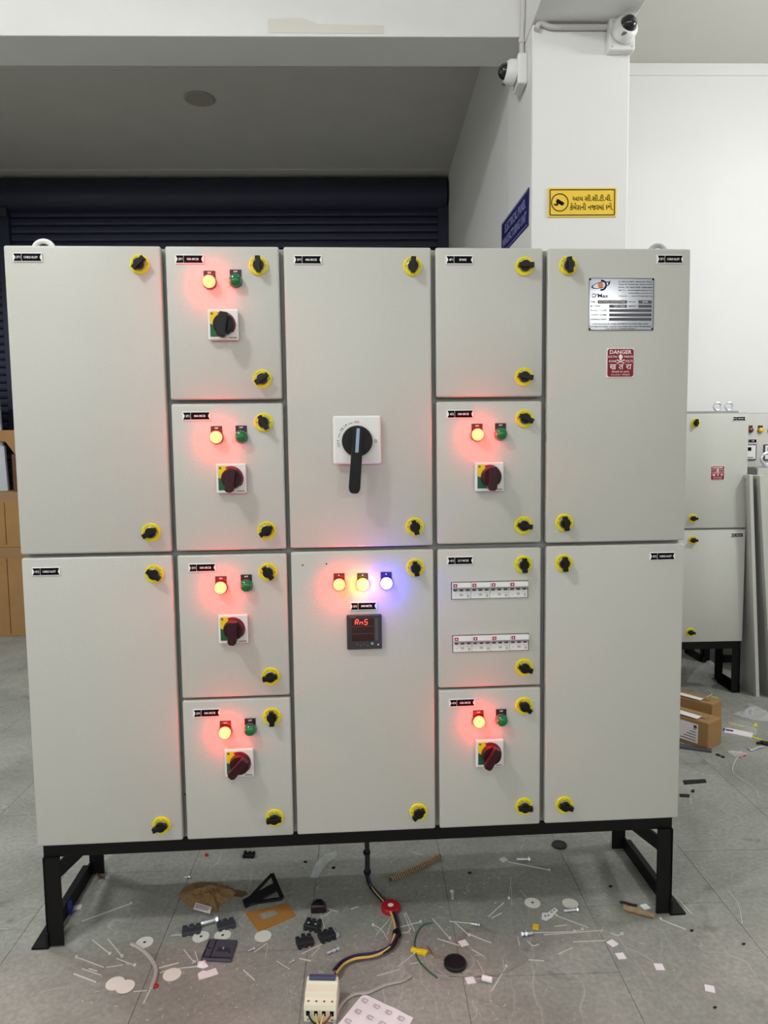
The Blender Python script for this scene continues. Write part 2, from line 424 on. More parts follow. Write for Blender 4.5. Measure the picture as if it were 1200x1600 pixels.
sb.build('lettering', mat('sign_pale',(150,152,196),.5), bs)

# CCTV cameras
screw_me = MB().lathe([(0,0),(.004,0),(.004,-.002),(0,-.002)],8,'y').mesh('screw', M_zinc)
def cctv(name, loc, rot, label, domerot):
    e = empty(name, loc, rot); tag(e, label, 'camera', 'surveillance cameras on the column')
    MB().box(-.055,.055,-.042,0,-.064,.064).build('mounting_box', M_white, e, bevel=.008, bseg=3)
    for sx in (-.042,.042):
        for sz in (-.05,.05): ob('screw', screw_me, e, (sx,-.042,sz))
    h = MB().lathe([(0,0),(.052,0),(.053,-.012),(.050,-.034),(.040,-.046),(.036,-.047),(.034,-.044),(0,-.044)],28,'y').build('camera_housing', M_white, e, (0,-.042,.004), domerot, smooth=True)
    d = [(.034*math.cos(a),-.044-.034*math.sin(a)) for a in [i*PI/2/8 for i in range(9)]]
    MB().lathe(d[:-1]+[(0.0005,-.078)],24,'y').build('dome', M_dome, h, smooth=True)
    m_ = MB(); m_.box(-.03,-.014,-.0475,-.030,-.045,-.041)
    m_.build('marking', M_tick, h)
    return e
p1 = onY(967,62,COLY)
cctv('surveillance_camera', (p1.x,COLY,p1.z), (0,0,0), 'white dome camera on square box at top of column front, facing the hall', (R(-14),0,R(12)))
py2 = onX(820,116,colL).y
p2 = onX(820,116,colL)
cctv('surveillance_camera', (colL,p2.y,p2.z), (0,0,-PI/2), 'white dome camera on side of column, facing the shutter bay', (R(-8),0,R(4)))
# conduits
zc = p1.z+.075
cz0 = onY(845,36,COLY).z-.012; cz1 = onY(935,42,COLY).z-.005
pts = [(colL+.012,COLY-.015,zB-.03),(colL+.03,COLY-.014,cz0+.004),(colL+.07,COLY-.014,cz0-.01),(colL+.13,COLY-.014,cz0-.012),(p1.x-.03,COLY-.014,cz1-.004)]
tag(MB().tube(spline(pts,6),.0115,10).build('conduit_pipe', M_conduit, smooth=True),'pale conduit pipe running along top of column to front camera','pipe')
pts = [(colL-.014,p2.y,p2.z+.06),(colL-.014,p2.y,zBeam-.02),(colL-.013,p2.y-.02,zBeam+.10),(colL-.013,beamY0-.02,zBeam+.16),(colL-.013,beamY0-.016,zBeam+.5)]
cp = tag(MB().tube(pts,.0115,10).build('conduit_pipe', M_conduit, smooth=True),'pale vertical conduit pipe above side camera in corner by beam','pipe')
MB().lathe([(.0115,0),(.0145,0),(.0145,.02),(.0115,.02)],10,'z').build('clip', M_conduit, cp, (colL-.014,p2.y,p2.z+.13))
jb = onX(988,137,colR)
tag(MB().lathe([(0,0),(.03,0),(.028,.02),(.018,.032),(0,.034)],16,'x').build('pipe_cap', mat('grey_fitting',(150,150,146),.6), None,(colR,COLY+.25,onY(988,137,COLY+.25).z), smooth=True),
    'small grey round fitting on the far side of the column','fitting')

# ================================================================== SWITCHBOARD PARTS (built facing -y)
lock_disc = MB().lathe([(0,0),(.0245,0),(.0247,-.003),(.0235,-.0045),(.0215,-.0045),(.0210,-.0035),(.0205,-.0045),(0,-.0045)],32,'y').mesh('door_lock', M_yel, smooth=False)
k_ = MB().lathe([(0,-.004),(.0135,-.004),(.0135,-.016),(.0125,-.018),(0,-.018)],20,'y')
k_.prism([(-.0190,-.0058),(.0208,-.0066),(.0208,.0066),(-.0190,.0058)], -.023, -.010, 'y')
lock_knob = k_.mesh('knob', M_bplast, bevel=.0012)
lock_hub = MB().lathe([(.012,-.0044),(.0158,-.0044),(.0154,-.008),(.0137,-.0085),(.012,-.011)],24,'y').mesh('hub', M_chrome, smooth=True)
lt = MB()
def arc_text(mb, word, r, h, a_mid, step, y, bold=.02, cx=0, cz=0):
    n = len(word)
    for i, ch in enumerate(word):
        a = a_mid - (i-(n-1)/2)*step
        put_text(mb, ch, cx+r*math.cos(a), cz+r*math.sin(a), h=h, y=y, bold=bold, ang=a-PI/2)
arc_text(lt,'OPEN',.0185,.0034,R(125),R(13),-.0048); arc_text(lt,'CLOSE',.0185,.0034,R(52),R(12),-.0048)
for s_ in (-1,1): flat(lt, rect(s_*.0185,0,.0016,.005), -.0048)
lock_text = lt.mesh('lettering', M_ydark)
def door_lock(parent, x, z, ang, y=0.0):
    d = ob('door_lock', lock_disc, parent, (x,y,z))
    ob('knob', lock_knob, d, (0,0,0), (0,-R(ang),0)); ob('hub', lock_hub, d); ob('lettering', lock_text, d)
    return d
lens_prof = [(.0158*math.cos(a), -.013-.0105*math.sin(a)) for a in [i*PI/2/6 for i in range(7)]]
lens_prof = [(0.0,-.006),(.0158,-.006)]+lens_prof[:-1]+[(.0004,-.0235)]
LENS = {}
def lens(m):
    if m.name not in LENS: LENS[m.name] = MB().lathe(lens_prof,24,'y').mesh('lens', m, smooth=True)
    return LENS[m.name]
bezel_me = MB().lathe([(0,0),(.0172,0),(.0172,-.006),(.0160,-.0085),(.0152,-.0085),(.015,-.006),(0,-.006)],24,'y').mesh('indicator_lamp', mat('lamp_bezel',(112,112,114),.35,metal=.5), smooth=True)
legend_me = MB().box(-.0148,.0148,-.0022,0,-.012,.0290).mesh('legend_plate', M_legend, bevel=.0006)
LEG = {}
def leg_text(s_):
    if s_ not in LEG:
        m_ = MB(); put_text(m_, s_, 0, .0238, h=.0042, y=-.0026, bold=.02); LEG[s_] = m_.mesh('lettering', M_winkk)
    return LEG[s_]
GLOW_RING = {M_red_on:mat('red_glow_ring',(150,8,20),.4), M_yel_on:mat('amber_glow_ring',(220,150,0),.4), M_blu_on:mat('blue_glow_ring',(14,14,170),.4)}  # coloured ring added round lit lenses, its colour standing in for their glow
_gr = {}
def glow_ring_me(m):
    if m not in _gr: _gr[m] = MB().lathe([(.0148,-.0060),(.0176,-.0010),(.0176,-.0060),(.0170,-.0090),(.0156,-.0095)],28,'y').mesh('glow_ring', GLOW_RING[m], smooth=True)
    return _gr[m]
def lamp(parent, x, z, m, word, y=0.0, lab=None):
    b = ob('indicator_lamp', bezel_me, parent, (x,y,z))
    if lab: b['label'] = lab
    if m in GLOW_RING: ob('glow_ring', glow_ring_me(m), b)
    ob('legend_plate', legend_me, b); ob('lens', lens(m), b); ob('lettering', leg_text(word), b)
# rotary breaker handle
hp = MB().box(-.039,.039,-.016,-.004,-.039,.039); handle_plate = hp.mesh('rotary_handle', M_white, bevel=.003)
handle_base = MB().box(-.034,.034,-.006,0,-.034,.034).mesh('base', M_swr)
mk = MB(); flat(mk,[(-.033,.033),(-.011,.033),(-.008,.027),(-.016,.012),(-.022,-.002),(-.033,.004)],-.0165); hm_y = mk.mesh('yellow_mark', M_syel)
mk = MB(); flat(mk,[(-.033,.003),(-.022,-.003),(-.006,-.031),(-.033,-.031)],-.0165); hm_g = mk.mesh('green_mark', M_sgreen)
mk = MB(); ringpoly(mk,0,0,.022,.0325,-.0166,R(-40),R(115),24); hm_r = mk.mesh('red_mark', M_ring)
mk = MB(); flat(mk, rect(-.0275,.0275,.006,.006), -.0168); flat(mk, rect(.025,-.0335,.020,.0022), -.0168); hm_t = mk.mesh('printed_mark', M_ydark)
def knob_mesh(m):
    k = MB().lathe([(0,-.016),(.0275,-.016),(.0275,-.026),(.0255,-.034),(0,-.034)],32,'y')
    k.prism([(-.0105,.0265),(.0105,.0265),(.0115,-.030),(.006,-.036),(-.006,-.036),(-.0115,-.030)], -.052, -.030, 'y')
    return k.mesh('knob', m, bevel=.0022)
knob_b, knob_m = knob_mesh(M_bplast), knob_mesh(M_swr)
def rotary(parent, x, z, ang, km):
    h = ob('rotary_handle', handle_plate, parent, (x,0,z))
    for n_, me in (('base',handle_base),('yellow_mark',hm_y),('green_mark',hm_g),('red_mark',hm_r),('printed_mark',hm_t)): ob(n_, me, h)
    ob('knob', km, h, (.003,0,0), (0,R(ang),0)); return h
# feeder name plates
PLT = MB().box(-.0365,.0365,-.0025,0,-.0115,.0115).mesh('name_plate', M_winkk, bevel=.0012)
mk = MB()
flat(mk,[(-.0345,-.0092),(-.0152,-.0092),(-.0152,.0092),(-.0345,.0092),(-.0312,.003),(-.0300,0),(-.0312,-.003)],-.0030)
flat(mk,[(-.0142,-.0092),(.0345,-.0092),(.0312,-.003),(.0300,0),(.0312,.003),(.0345,.0092),(-.0142,.0092)],-.0030)
PLB = mk.mesh('black_field', M_ink)
def name_plate(parent, x, z, a, b, y=0.0, s=1.0):
    p = ob('name_plate', PLT, parent, (x,y,z)); ob('black_field', PLB, p)
    m_ = MB(); put_text(m_, a, -.0227, 0, w=.0105, h=.0062, y=-.0034, bold=.012); put_text(m_, b, .0085, 0, w=.0026*len(b)+.006, h=.0056, y=-.0034, bold=.02)
    m_.build('lettering', M_winkk, p); p.scale = (s,s,s); return p
# danger plate
def danger(parent, x, z, y=0.0):
    p = MB().box(-.0385,.0385,-.002,0,-.0395,.0395).build('danger_plate', M_pink, parent, (x,y,z), bevel=.0008)
    p['label'] = 'red danger plate with white skull and lettering'
    f = MB(); c_ = .004
    flat(f,[(-.036+c_,-.037),(.036-c_,-.037),(.036,-.037+c_),(.036,.037-c_),(.036-c_,.037),(-.036+c_,.037),(-.036,.037-c_),(-.036,-.037+c_)],-.0024); f.build('red_field', M_redp, p)
    t_ = MB(); Y = -.0028
    put_text(t_,'DANGER',0,.0288,w=.060,h=.0105,y=Y,bold=.02)
    put_text(t_,'ELECTRIC',-.0215,.0165,w=.025,h=.0052,y=Y,bold=.01); put_text(t_,'PRESSURE',.0220,.0165,w=.025,h=.0052,y=Y,bold=.01)
    put_text(t_,'415/440',-.0222,.0045,w=.021,h=.0062,y=Y,bold=.01); put_text(t_,'VOLTS',.0228,.0045,w=.022,h=.0068,y=Y,bold=.01)
    for s_, cx_, w_ in (('ख',-.021,.0185),('त',.0015,.0135),('रा',.0225,.016)): put_text(t_,s_,cx_,-.0105,w=w_,h=.0135,y=Y,bold=.012)
    put_text(t_,'िबजली का दबाव',0,-.0235,w=.048,h=.0058,y=Y,bold=.01)
    put_text(t_,'४१५/४४० वोल्टस',0,-.0318,w=.052,h=.0056,y=Y,bold=.01)
    t_.build('lettering', M_pink, p)
    s_ = MB(); flat(s_, circ(0,.0165,.0058,18), Y); flat(s_, rect(0,.0100,.0062,.006), Y-.0001)
    for a in (R(24),R(-24)):
        c0, s0 = math.cos(a), math.sin(a)
        flat(s_,[(x_*c0-z_*s0, .0035+x_*s0+z_*c0) for x_,z_ in ((-.0105,-.0011),(.0105,-.0011),(.0105,.0011),(-.0105,.0011))],Y)
        for e_ in (-1,1): flat(s_, circ(e_*.0098*c0,.0035+e_*.0098*s0,.0020,8), Y-.0001)
    sk = s_.build('skull', M_pink, p)
    return p

# ================================================================== THE SWITCHBOARD
BZ = .30                                       # height of the base frame
panel = empty('electrical_panel', (0,0,0), (0,0,TH))
tag(panel,'large grey five-column switchboard with lit lamps standing on black base frame','switchboard')
YF = .030
MB().box(-.893,.893,YF,.40,BZ,BZ+1.598).build('carcass', M_carc, panel, bevel=.002)
DOORS = {
 '1F1':((2,381),(249,383),(34,866),(269,863)), '1F2':((34,871),(270,869),(57,1327),(285,1318)),
 '2F1':((256,385),(434,386),(267,625),(441,623)), '2F2':((267,631),(442,630),(275,860),(447,859)),
 '2F3':((277,868),(448,865),(285,1091),(453,1087)), '2F4':((286,1095),(454,1090),(291,1314),(459,1304)),
 '3F1':((442,386),(673,388),(454,856),(676,853)), '3F2':((455,863),(677,858),(464,1304),(682,1294)),
 '4F1':((680,387),(849,387),(682,622),(847,618)), '4F2':((682,628),(846,626),(683,851),(846,847)),
 '4F3':((684,859),(845,855),(685,1075),(845,1071)), '4F4':((686,1079),(845,1074),(688,1293),(845,1284)),
 '5F1':((856,387),(1082,387),(853,848),(1068,845)), '5F2':((853,854),(1067,849),(853,1285),(1063,1280))}
DR = {}
for n_, (a,b,c,d) in DOORS.items():
    A,B,C,D = onP(*a),onP(*b),onP(*c),onP(*d)
    DR[n_] = [(A.x+C.x)/2,(B.x+D.x)/2,(C.z+D.z)/2,(A.z+B.z)/2]
# true up the leaves of one column to a common width and a common gap
for cols in (('1F1','1F2'),('2F1','2F2','2F3','2F4'),('3F1','3F2'),('4F1','4F2','4F3','4F4'),('5F1','5F2')):
    for q in (0,1):
        m_ = sum(DR[n][q] for n in cols)/len(cols)
        for n in cols: DR[n][q] = .5*m_+.5*DR[n][q]
ztop = sum(DR[n][3] for n in ('1F1','2F1','3F1','4F1','5F1'))/5; zbot = sum(DR[n][2] for n in ('1F2','2F4','3F2','4F4','5F2'))/5
for n in ('1F1','2F1','3F1','4F1','5F1'): DR[n][3] = ztop
for n in ('1F2','2F4','3F2','4F4','5F2'): DR[n][2] = zbot
for n_, (x0_,x1_,z0_,z1_) in DR.items():
    MB().box(x0_,x1_,0,.027,z0_,z1_).build('door', M_door, panel, bevel=.0055, bseg=3, smooth=True)
# locks
LOCKS = [(218,413,45),(236,832,210),(241,897,-35),(252,1290,198),(404,415,92),(410,592,215),(412,660,-60),(417,829,215),
 (419,894,-55),(423,1057,190),(425,1120,-88),(429,1278,185),(645,416,88),(648,823,-75),(649,887,-80),(654,1269,220),(820,416,0),(819,589,-10),
 (820,654,-25),(818,821,-10),(818,882,-88),(819,1043,-20),(819,1103,-40),(819,1260,-3),(888,415,-84),(882,817,-80),(881,880,-88),(882,1258,-15)]
for x,y,a in LOCKS:
    p = onP(x,y,-.003); door_lock(panel, p.x, p.z, a)
for x,y in ((326,439),(337,683),(344,919),(351,1146),(747,679),(749,1129)):
    p = onP(x,y,-.016); lamp(panel, p.x, p.z, M_red_on, 'ON', lab='lit red indicator lamp')
for x,y in ((367,437),(376,682),(384,916),(390,1142),(784,678),(785,1127)):
    p = onP(x,y,-.016); lamp(panel, p.x, p.z, M_green, 'OFF', lab='unlit green indicator lamp')
for x,y,m_,wd,lb in ((530,914,M_red_on,'R','lit red phase lamp'),(567,914,M_yel_on,'Y','lit yellow phase lamp'),(604,912,M_blu_on,'B','lit blue phase lamp')):
    p = onP(x,y,-.016); lamp(panel, p.x, p.z, m_, wd, lab=lb)
for x0_,x1_,y0_,y1_,a,km in ((326,371,484,530,10,knob_b),(338,384,725,770,10,knob_m),(342,386,961,1005,4,knob_m),(351,396,1170,1215,42,knob_m),(743,787,723,767,2,knob_m),(744,787,1157,1198,30,knob_m)):
    p = onP((x0_+x1_)/2,(y0_+y1_)/2,-.016); rotary(panel, p.x, p.z, a, km)
for x,y,a,b in ((43,402,'1F1','CABLE ALLEY'),(296,405,'2F1','100A MCCB'),(481,406,'3F1','400A MCCB'),(718,406,'4F1','SPARE'),(1047,405,'5F1','CABLE ALLEY'),
  (72,893,'1F2','CABLE ALLEY'),(307,650,'2F2','100A MCCB'),(316,887,'2F3','100A MCCB'),(323,1114,'2F4','100A MCCB'),(568,947,'3F2','MFM METER'),
  (719,647,'4F2','100A MCCB'),(719,876,'4F3','12 P MCBS'),(722,1098,'4F4','100A MCCB'),(1035,869,'5F2','CABLE ALLEY')):
    p = onP(x,y,-.002); name_plate(panel, p.x, p.z, a, b)
p = onP(969.5,567,-.002); danger(panel, p.x, p.z)
# maker's plate
a_ = onP(920,434,-.002); b_ = onP(1021,516.5,-.002); W_, H_ = b_.x-a_.x, a_.z-b_.z
mp_ = MB().box(-W_/2,W_/2,-.002,0,-H_/2,H_/2).build('maker_plate', M_metalpl, panel, ((a_.x+b_.x)/2,0,(a_.z+b_.z)/2), bevel=.0008)
mp_['label'] = 'shiny aluminium maker plate with logo and printed fields'
def U(u): return (u-.5)*W_
def V(v): return (.5-v)*H_
m_ = MB(); Y = -.0025
for (u0,u1,v0,v1) in ((.02,.98,.008,.016),(.02,.98,.984,.992)): flat(m_,[(U(u0),V(v1)),(U(u1),V(v1)),(U(u1),V(v0)),(U(u0),V(v0))],Y)
for (u0,u1) in ((.008,.014),(.986,.992)): flat(m_,[(U(u0),V(.98)),(U(u1),V(.98)),(U(u1),V(.02)),(U(u0),V(.02))],Y)
for u in (.02,.98):
    for v in (.03,.97): flat(m_, circ(U(u),V(v),.0028,10), Y-.0002)
rows = [('E-114/115, GIDC  Electronic  Estate,',.455,.975,.075),('Sector-25, Gandhinagar, Gujarat 382025',.455,.975,.125),('Ph No. : +91 79232 12525 / 94285 05053',.455,.975,.180),
        ('Mail To :   marketing@dmaxgroup.com',.455,.975,.235),('enquiry@dmaxgroup.com',.61,.975,.290),('Website   :   www.dmaxgroup.com',.455,.975,.345),
        ('LT/HT ELECTRICAL PANEL, DISTRIBUTION PANEL, PMC PANEL,',.07,.93,.875),('AUTOMATION PANEL, CHANGE OVER PANEL, MCC AND STARTER PANEL,',.02,.97,.925),('ELECTRICAL TURNKEY PROJECT',.27,.73,.968)]
for s_,u0,u1,v in rows: put_text(m_, s_, U((u0+u1)/2), V(v), w=(u1-u0)*W_, h=.027*H_, y=Y, bold=.012)
for s_,u0,u1,v in (('ITEM',.03,.10,.455),('JOB NO.',.605,.715,.455),('M / Y BUILT',.03,.20,.535),('CAPACITY',.605,.73,.535),('PROJECT NAME',.03,.28,.62),('CLIENT NAME',.03,.28,.70),('CONSULTANT',.03,.28,.785)):
    put_text(m_, s_, U((u0+u1)/2), V(v), w=(u1-u0)*W_, h=.030*H_, y=Y, bold=.012)
m_.build('lettering', M_ink, mp_)
m_ = MB()
for u0,u1,v0,v1 in ((.14,.585,.425,.487),(.76,.965,.425,.487),(.315,.585,.51,.565),(.76,.965,.51,.565),(.315,.965,.592,.645),(.315,.965,.675,.73),(.315,.965,.757,.812)):
    flat(m_,[(U(u0),V(v1)),(U(u1),V(v1)),(U(u1),V(v0)),(U(u0),V(v0))],Y)
m_.build('printed_fields', mat('field_dark',(58,58,64),.3,spec=.3), mp_)
for s_,u,v,w_,h_ in (('ELECTRICAL CONTROL PANEL',.36,.456,.40,.026),('3078',.86,.456,.08,.028),('DEC-2023',.47,.537,.16,.026)):
    m_ = MB(); put_text(m_,s_,U(u),V(v),w=w_*W_,h=h_*H_,y=Y-.0003,bold=.01); m_.build('field_lettering', M_winkk, mp_)
m_ = MB(); lx, lz = U(.18), V(.14); q = W_*.052
ringpoly(m_, lx+.3*q, lz, q*1.05, q*1.55, Y, R(-105), R(100), 20); put_text(m_,"Ɔ'Max",U(.175),V(.335),w=.25*W_,h=.078*H_,y=Y,bold=.022)
ringpoly(m_, lx, lz, q*.72, q*.86, Y-.0002, 0, 2*PI, 36, 3.2, R(12)); put_text(m_,'®',U(.315),V(.075),h=.04*H_,y=Y)
m_.build('logo', M_navy, mp_)
m_ = MB(); flat(m_, circ(lx,lz,q*.78,20), Y-.0001); m_.build('logo_disc', M_orange, mp_)
m_ = MB(); flat(m_, rect(U(.175),V(.395),.25*W_,.0007), Y); m_.build('logo_underline', M_orange, mp_)
# main switch
a_ = onP(519.5,649,-.016); b_ = onP(596,725.5,-.016); W_ = b_.x-a_.x
ms = MB().box(-W_/2,W_/2,-.016,-.005,-W_/2,W_/2).build('main_switch', M_white, panel, ((a_.x+b_.x)/2,0,(a_.z+b_.z)/2), bevel=.006, bseg=3)
ms['label'] = 'white square main switch plate with long black lever'
MB().box(-W_*.43,W_*.43,-.007,0,-W_*.43,W_*.43).build('base', M_carc, ms)
m_ = MB().lathe([(0,-.015),(.050,-.015),(.0495,-.0175),(0,-.0175)],40,'y'); m_.build('collar', M_white, ms, (0,0,-.003))
m_ = MB().lathe([(0,-.017),(.0405,-.017),(.0405,-.030),(.038,-.036),(0,-.036)],40,'y'); kn = m_.build('knob', M_bplast, ms, (0,0,-.003), bevel=.001)
lv = MB().prism([(-.0135,.036),(.0135,.036),(.0142,-.04),(.0150,-.122),(.0125,-.132),(.0065,-.137),(-.0065,-.137),(-.0125,-.132),(-.0150,-.122),(-.0142,-.04)], -.060, -.034, 'y')
lvo = lv.build('lever', M_bplast, ms, (0,0,-.003), (0,R(4.5),0), bevel=.003)
m_ = MB(); m_.box(-.0042,.0042,-.0615,-.058,-.030,.032); m_.build('pointer', M_paleblue, lvo, bevel=.0005)
m_ = MB(); arc_text(m_,'TRIP',.0500,.0062,R(135),R(7.5),-.0178,.01,0,-.003)
for aa in (R(110),R(161)):
    ringpoly(m_,0,-.003,.0490,.0503,-.0178,aa-R(7),aa+R(7),6)
put_text(m_,'⌂',.0495,-.003,h=.008,y=-.0178)
m_.build('lettering', M_ink, ms)
m_ = MB(); arc_text(m_,'OFF',.0500,.0060,R(186),R(8),-.0178,.01,0,-.003); m_.build('off_lettering', M_sgreen, ms)
m_ = MB(); arc_text(m_,'ON',.0500,.0060,R(91),R(8),-.0178,.01,0,-.003); m_.build('on_lettering', M_ring, ms)
# multifunction meter
a_ = onP(541.5,960.5,-.012); b_ = onP(597,1015,-.012); W_ = b_.x-a_.x; mx_, mz_ = (a_.x+b_.x)/2,(a_.z+b_.z)/2; hw = W_/2
mt = MB().box(-hw,hw,-.012,0,-hw,hw); mt = mt.build('meter', M_char, panel, (mx_,0,mz_), bevel=.002)
mt['label'] = 'square charcoal digital meter showing red segments'
m_ = MB(); flat(m_,[(-.034,-.024),(.026,-.024),(.026,.038),(-.034,.038)],-.0124); m_.build('screen', M_screen, mt)
SEG = {'a':(0,1,1,1),'b':(1,.5,1,1),'c':(1,0,1,.5),'d':(0,0,1,0),'e':(0,0,0,.5),'f':(0,.5,0,1),'g':(0,.5,1,.5)}
m_ = MB()
SEG['r'] = (.45,.5,1,0)
for i,(ch) in enumerate(('abefgr','egc','afgcd')):
    ox, oz, sw, shh = -.025+i*.0125, .0215, .0078, .0135
    for s_ in ch:
        x0_,z0_,x1_,z1_ = SEG[s_]; pts = [(ox+x0_*sw+(z0_)*.002, oz+z0_*shh),(ox+x1_*sw+(z1_)*.002, oz+z1_*shh)]
        dx, dz = pts[1][0]-pts[0][0], pts[1][1]-pts[0][1]; l = math.hypot(dx,dz); nx, nz = -dz/l*.0009, dx/l*.0009
        ux, uz = dx/l*.0008, dz/l*.0008
        flat(m_,[(pts[0][0]+ux+nx,pts[0][1]+uz+nz),(pts[1][0]-ux+nx,pts[1][1]-uz+nz),(pts[1][0]-ux-nx,pts[1][1]-uz-nz),(pts[0][0]+ux-nx,pts[0][1]+uz-nz)],-.0128)
m_.build('digits', M_seg, mt)
m_ = MB()
for i in range(18): flat(m_, rect(.033,.036-i*.0034,.008,.0012), -.0124)
flat(m_, rect(-.032,.0425,.016,.0022), -.0124)
for i in range(4): flat(m_, rect(-.020+i*.0095,-.033-(i%2)*.004,.0045,.002), -.0124)
for r_ in (.016,-.004): flat(m_, [(-.034,r_),(.026,r_),(.026,r_+.0005),(-.034,r_+.0005)], -.0126)
m_.build('printed_marks', M_tick, mt)
MB().lathe([(0,0),(.004,0),(.0035,-.002),(0,-.002)],12,'y').build('button', mat('button_green',(120,170,140),.4), mt, (.021,-.012,-.032))
MB().lathe([(0,0),(.0022,0),(.002,-.001),(0,-.001)],10,'y').build('button', M_winkk, mt, (.037,-.012,-.035))
# two rows of miniature breakers
PW = .0525
bprof = [(.0,-.0225),(-.004,-.0225),(-.004,-.002),(-.0015,.001),(-.0015,.0045),(-.008,.006),(-.013,.010),(-.012,.0225),(0,.0225)]
brk = MB().prism([(a,b) for a,b in bprof], -.0258, .0258, 'x').mesh('miniature_breaker', M_white, bevel=.0006)
m_ = MB()
for i in (-1,0,1): m_.box(i*.0172-.0048,i*.0172+.0048,-.0052,-.001,-.0012,.0035)
tgl = m_.mesh('toggle_recess', M_greyp)
tbar = MB().prism([(-.0140,.0085),(-.0125,.0055),(-.006,.0045),(-.006,.0085)], -.0235,.0245,'x').mesh('toggle_bar', mat('toggle_grey',(150,154,164),.4))
m_ = MB(); Mr = Matrix.Identity(4)
m_.add([(x_,y_,z_) for x_,y_,z_ in ((-.0235,-.01325,.0115),(-.0130,-.01325,.0115),(-.0130,-.0128,.0205),(-.0235,-.0128,.0205))],[(0,1,2,3)]); blogo = m_.mesh('red_badge', M_ring)
m_ = MB(); m_.add([(-.0200,-.01345,.0140),(-.0165,-.01345,.0140),(-.0165,-.0132,.0178),(-.0200,-.0132,.0178)],[(0,1,2,3)])
bstar = m_.mesh('badge_star', M_winkk)
m_ = MB(); flat(m_, rect(0,-.012,.009,.006), -.0043); flat(m_, rect(.0185,-.015,.007,.007), -.0043); flat(m_, rect(.0165,-.0075,.012,.001), -.0043); flat(m_, rect(-.017,-.013,.006,.001), -.0043)
bprint = m_.mesh('printed_marks', mat('breaker_print',(176,178,186),.5))
for (xl,yl,xr,yr) in ((704,924.5,827,920),(706,1007.5,828,1003)):
    P0 = onP(xl,yl,-.006); P1 = onP(xr,yr,-.006); zc_ = (P0.z+P1.z)/2; xc_ = (P0.x+P1.x)/2
    c_ = MB().box(-.1062,.1068,-.0012,.0,-.0242,.0240).build('breaker_cutout', M_ink, panel, (xc_,0,zc_))
    for i in range(4):
        b_ = ob('miniature_breaker', brk, panel, (xc_+(i-1.5)*PW,0,zc_))
        for n_, me in (('toggle_recess',tgl),('toggle_bar',tbar),('red_badge',blogo),('badge_star',bstar),('printed_marks',bprint)): ob(n_, me, b_)
# small stray holes in the doors
for x,y in ((473,883),(510,881),(289,1241)):
    p = onP(x,y); MB().lathe([(0,0),(.0022,0),(.0022,-.0004),(0,-.0004)],8,'y').build('drill_hole', M_ink, panel, (p.x,.0002,p.z))
# lifting eyes
def eye(parent, x, y, z, m, s=1.0):
    pts = [(.024*s*math.cos(a),0,.034*s+.024*s*math.sin(a)) for a in [2*PI*i/20 for i in range(21)]]
    o_ = MB().tube(pts,.0065*s,8); o_.lathe([(0,0),(.017*s,0),(.017*s,.006*s),(.011*s,.012*s),(0,.012*s)],14,'z')
    return o_.build('lifting_eye', m, parent, (x,y,z), smooth=True)
eye(panel, onP(68,378,.2).x, .2, BZ+1.598, M_white, 1.15); eye(panel, onP(1028,383,.2).x, .2, BZ+1.598, M_zinc, 1.1)
# base frame: rails and legs of angle iron
for y_ in (.030,.36): MB().box(-.893,.893,y_,y_+.04,BZ-.042,BZ).build('base_rail', M_black, panel, bevel=.001)
for s_ in (-1,1):
    xo = s_*.893; xi = xo-s_*.045
    for yy in (.022,.36):
        l_ = MB(); l_.box(min(xo,xi),max(xo,xi),yy,yy+.006,.004,BZ-.04); l_.box(min(xo,xo-s_*.006),max(xo,xo-s_*.006),yy,yy+.04,.004,BZ-.04)
        l_.build('leg', M_black, panel)
    MB().box(min(xo,xo-s_*.04),max(xo,xo-s_*.04),.06,.36,BZ-.042,BZ).build('side_rail', M_black, panel)
    l_ = MB(); l_.box(min(xo,xo+s_*.04),max(xo,xo+s_*.04),.015,.41,0,.006); l_.box(min(xo,xo-s_*.006),max(xo,xo-s_*.006),.015,.41,0,.045)
    l_.build('foot_rail', M_black, panel)
    d_ = MB().prism([(.026,.168),(.026,.212),(.385,.138),(.385,.090)], xo-s_*.002, xo-s_*.010, 'x'); d_.build('brace', M_black, panel)
d_ = onP(478,1306,.03)
tag(MB().lathe([(0,0),(.006,.004),(.008,.012),(.006,.018),(0,.02)],8,'z').build('yellow_plug', M_wyel, panel, (d_.x,.05,d_.z-.014)), None)

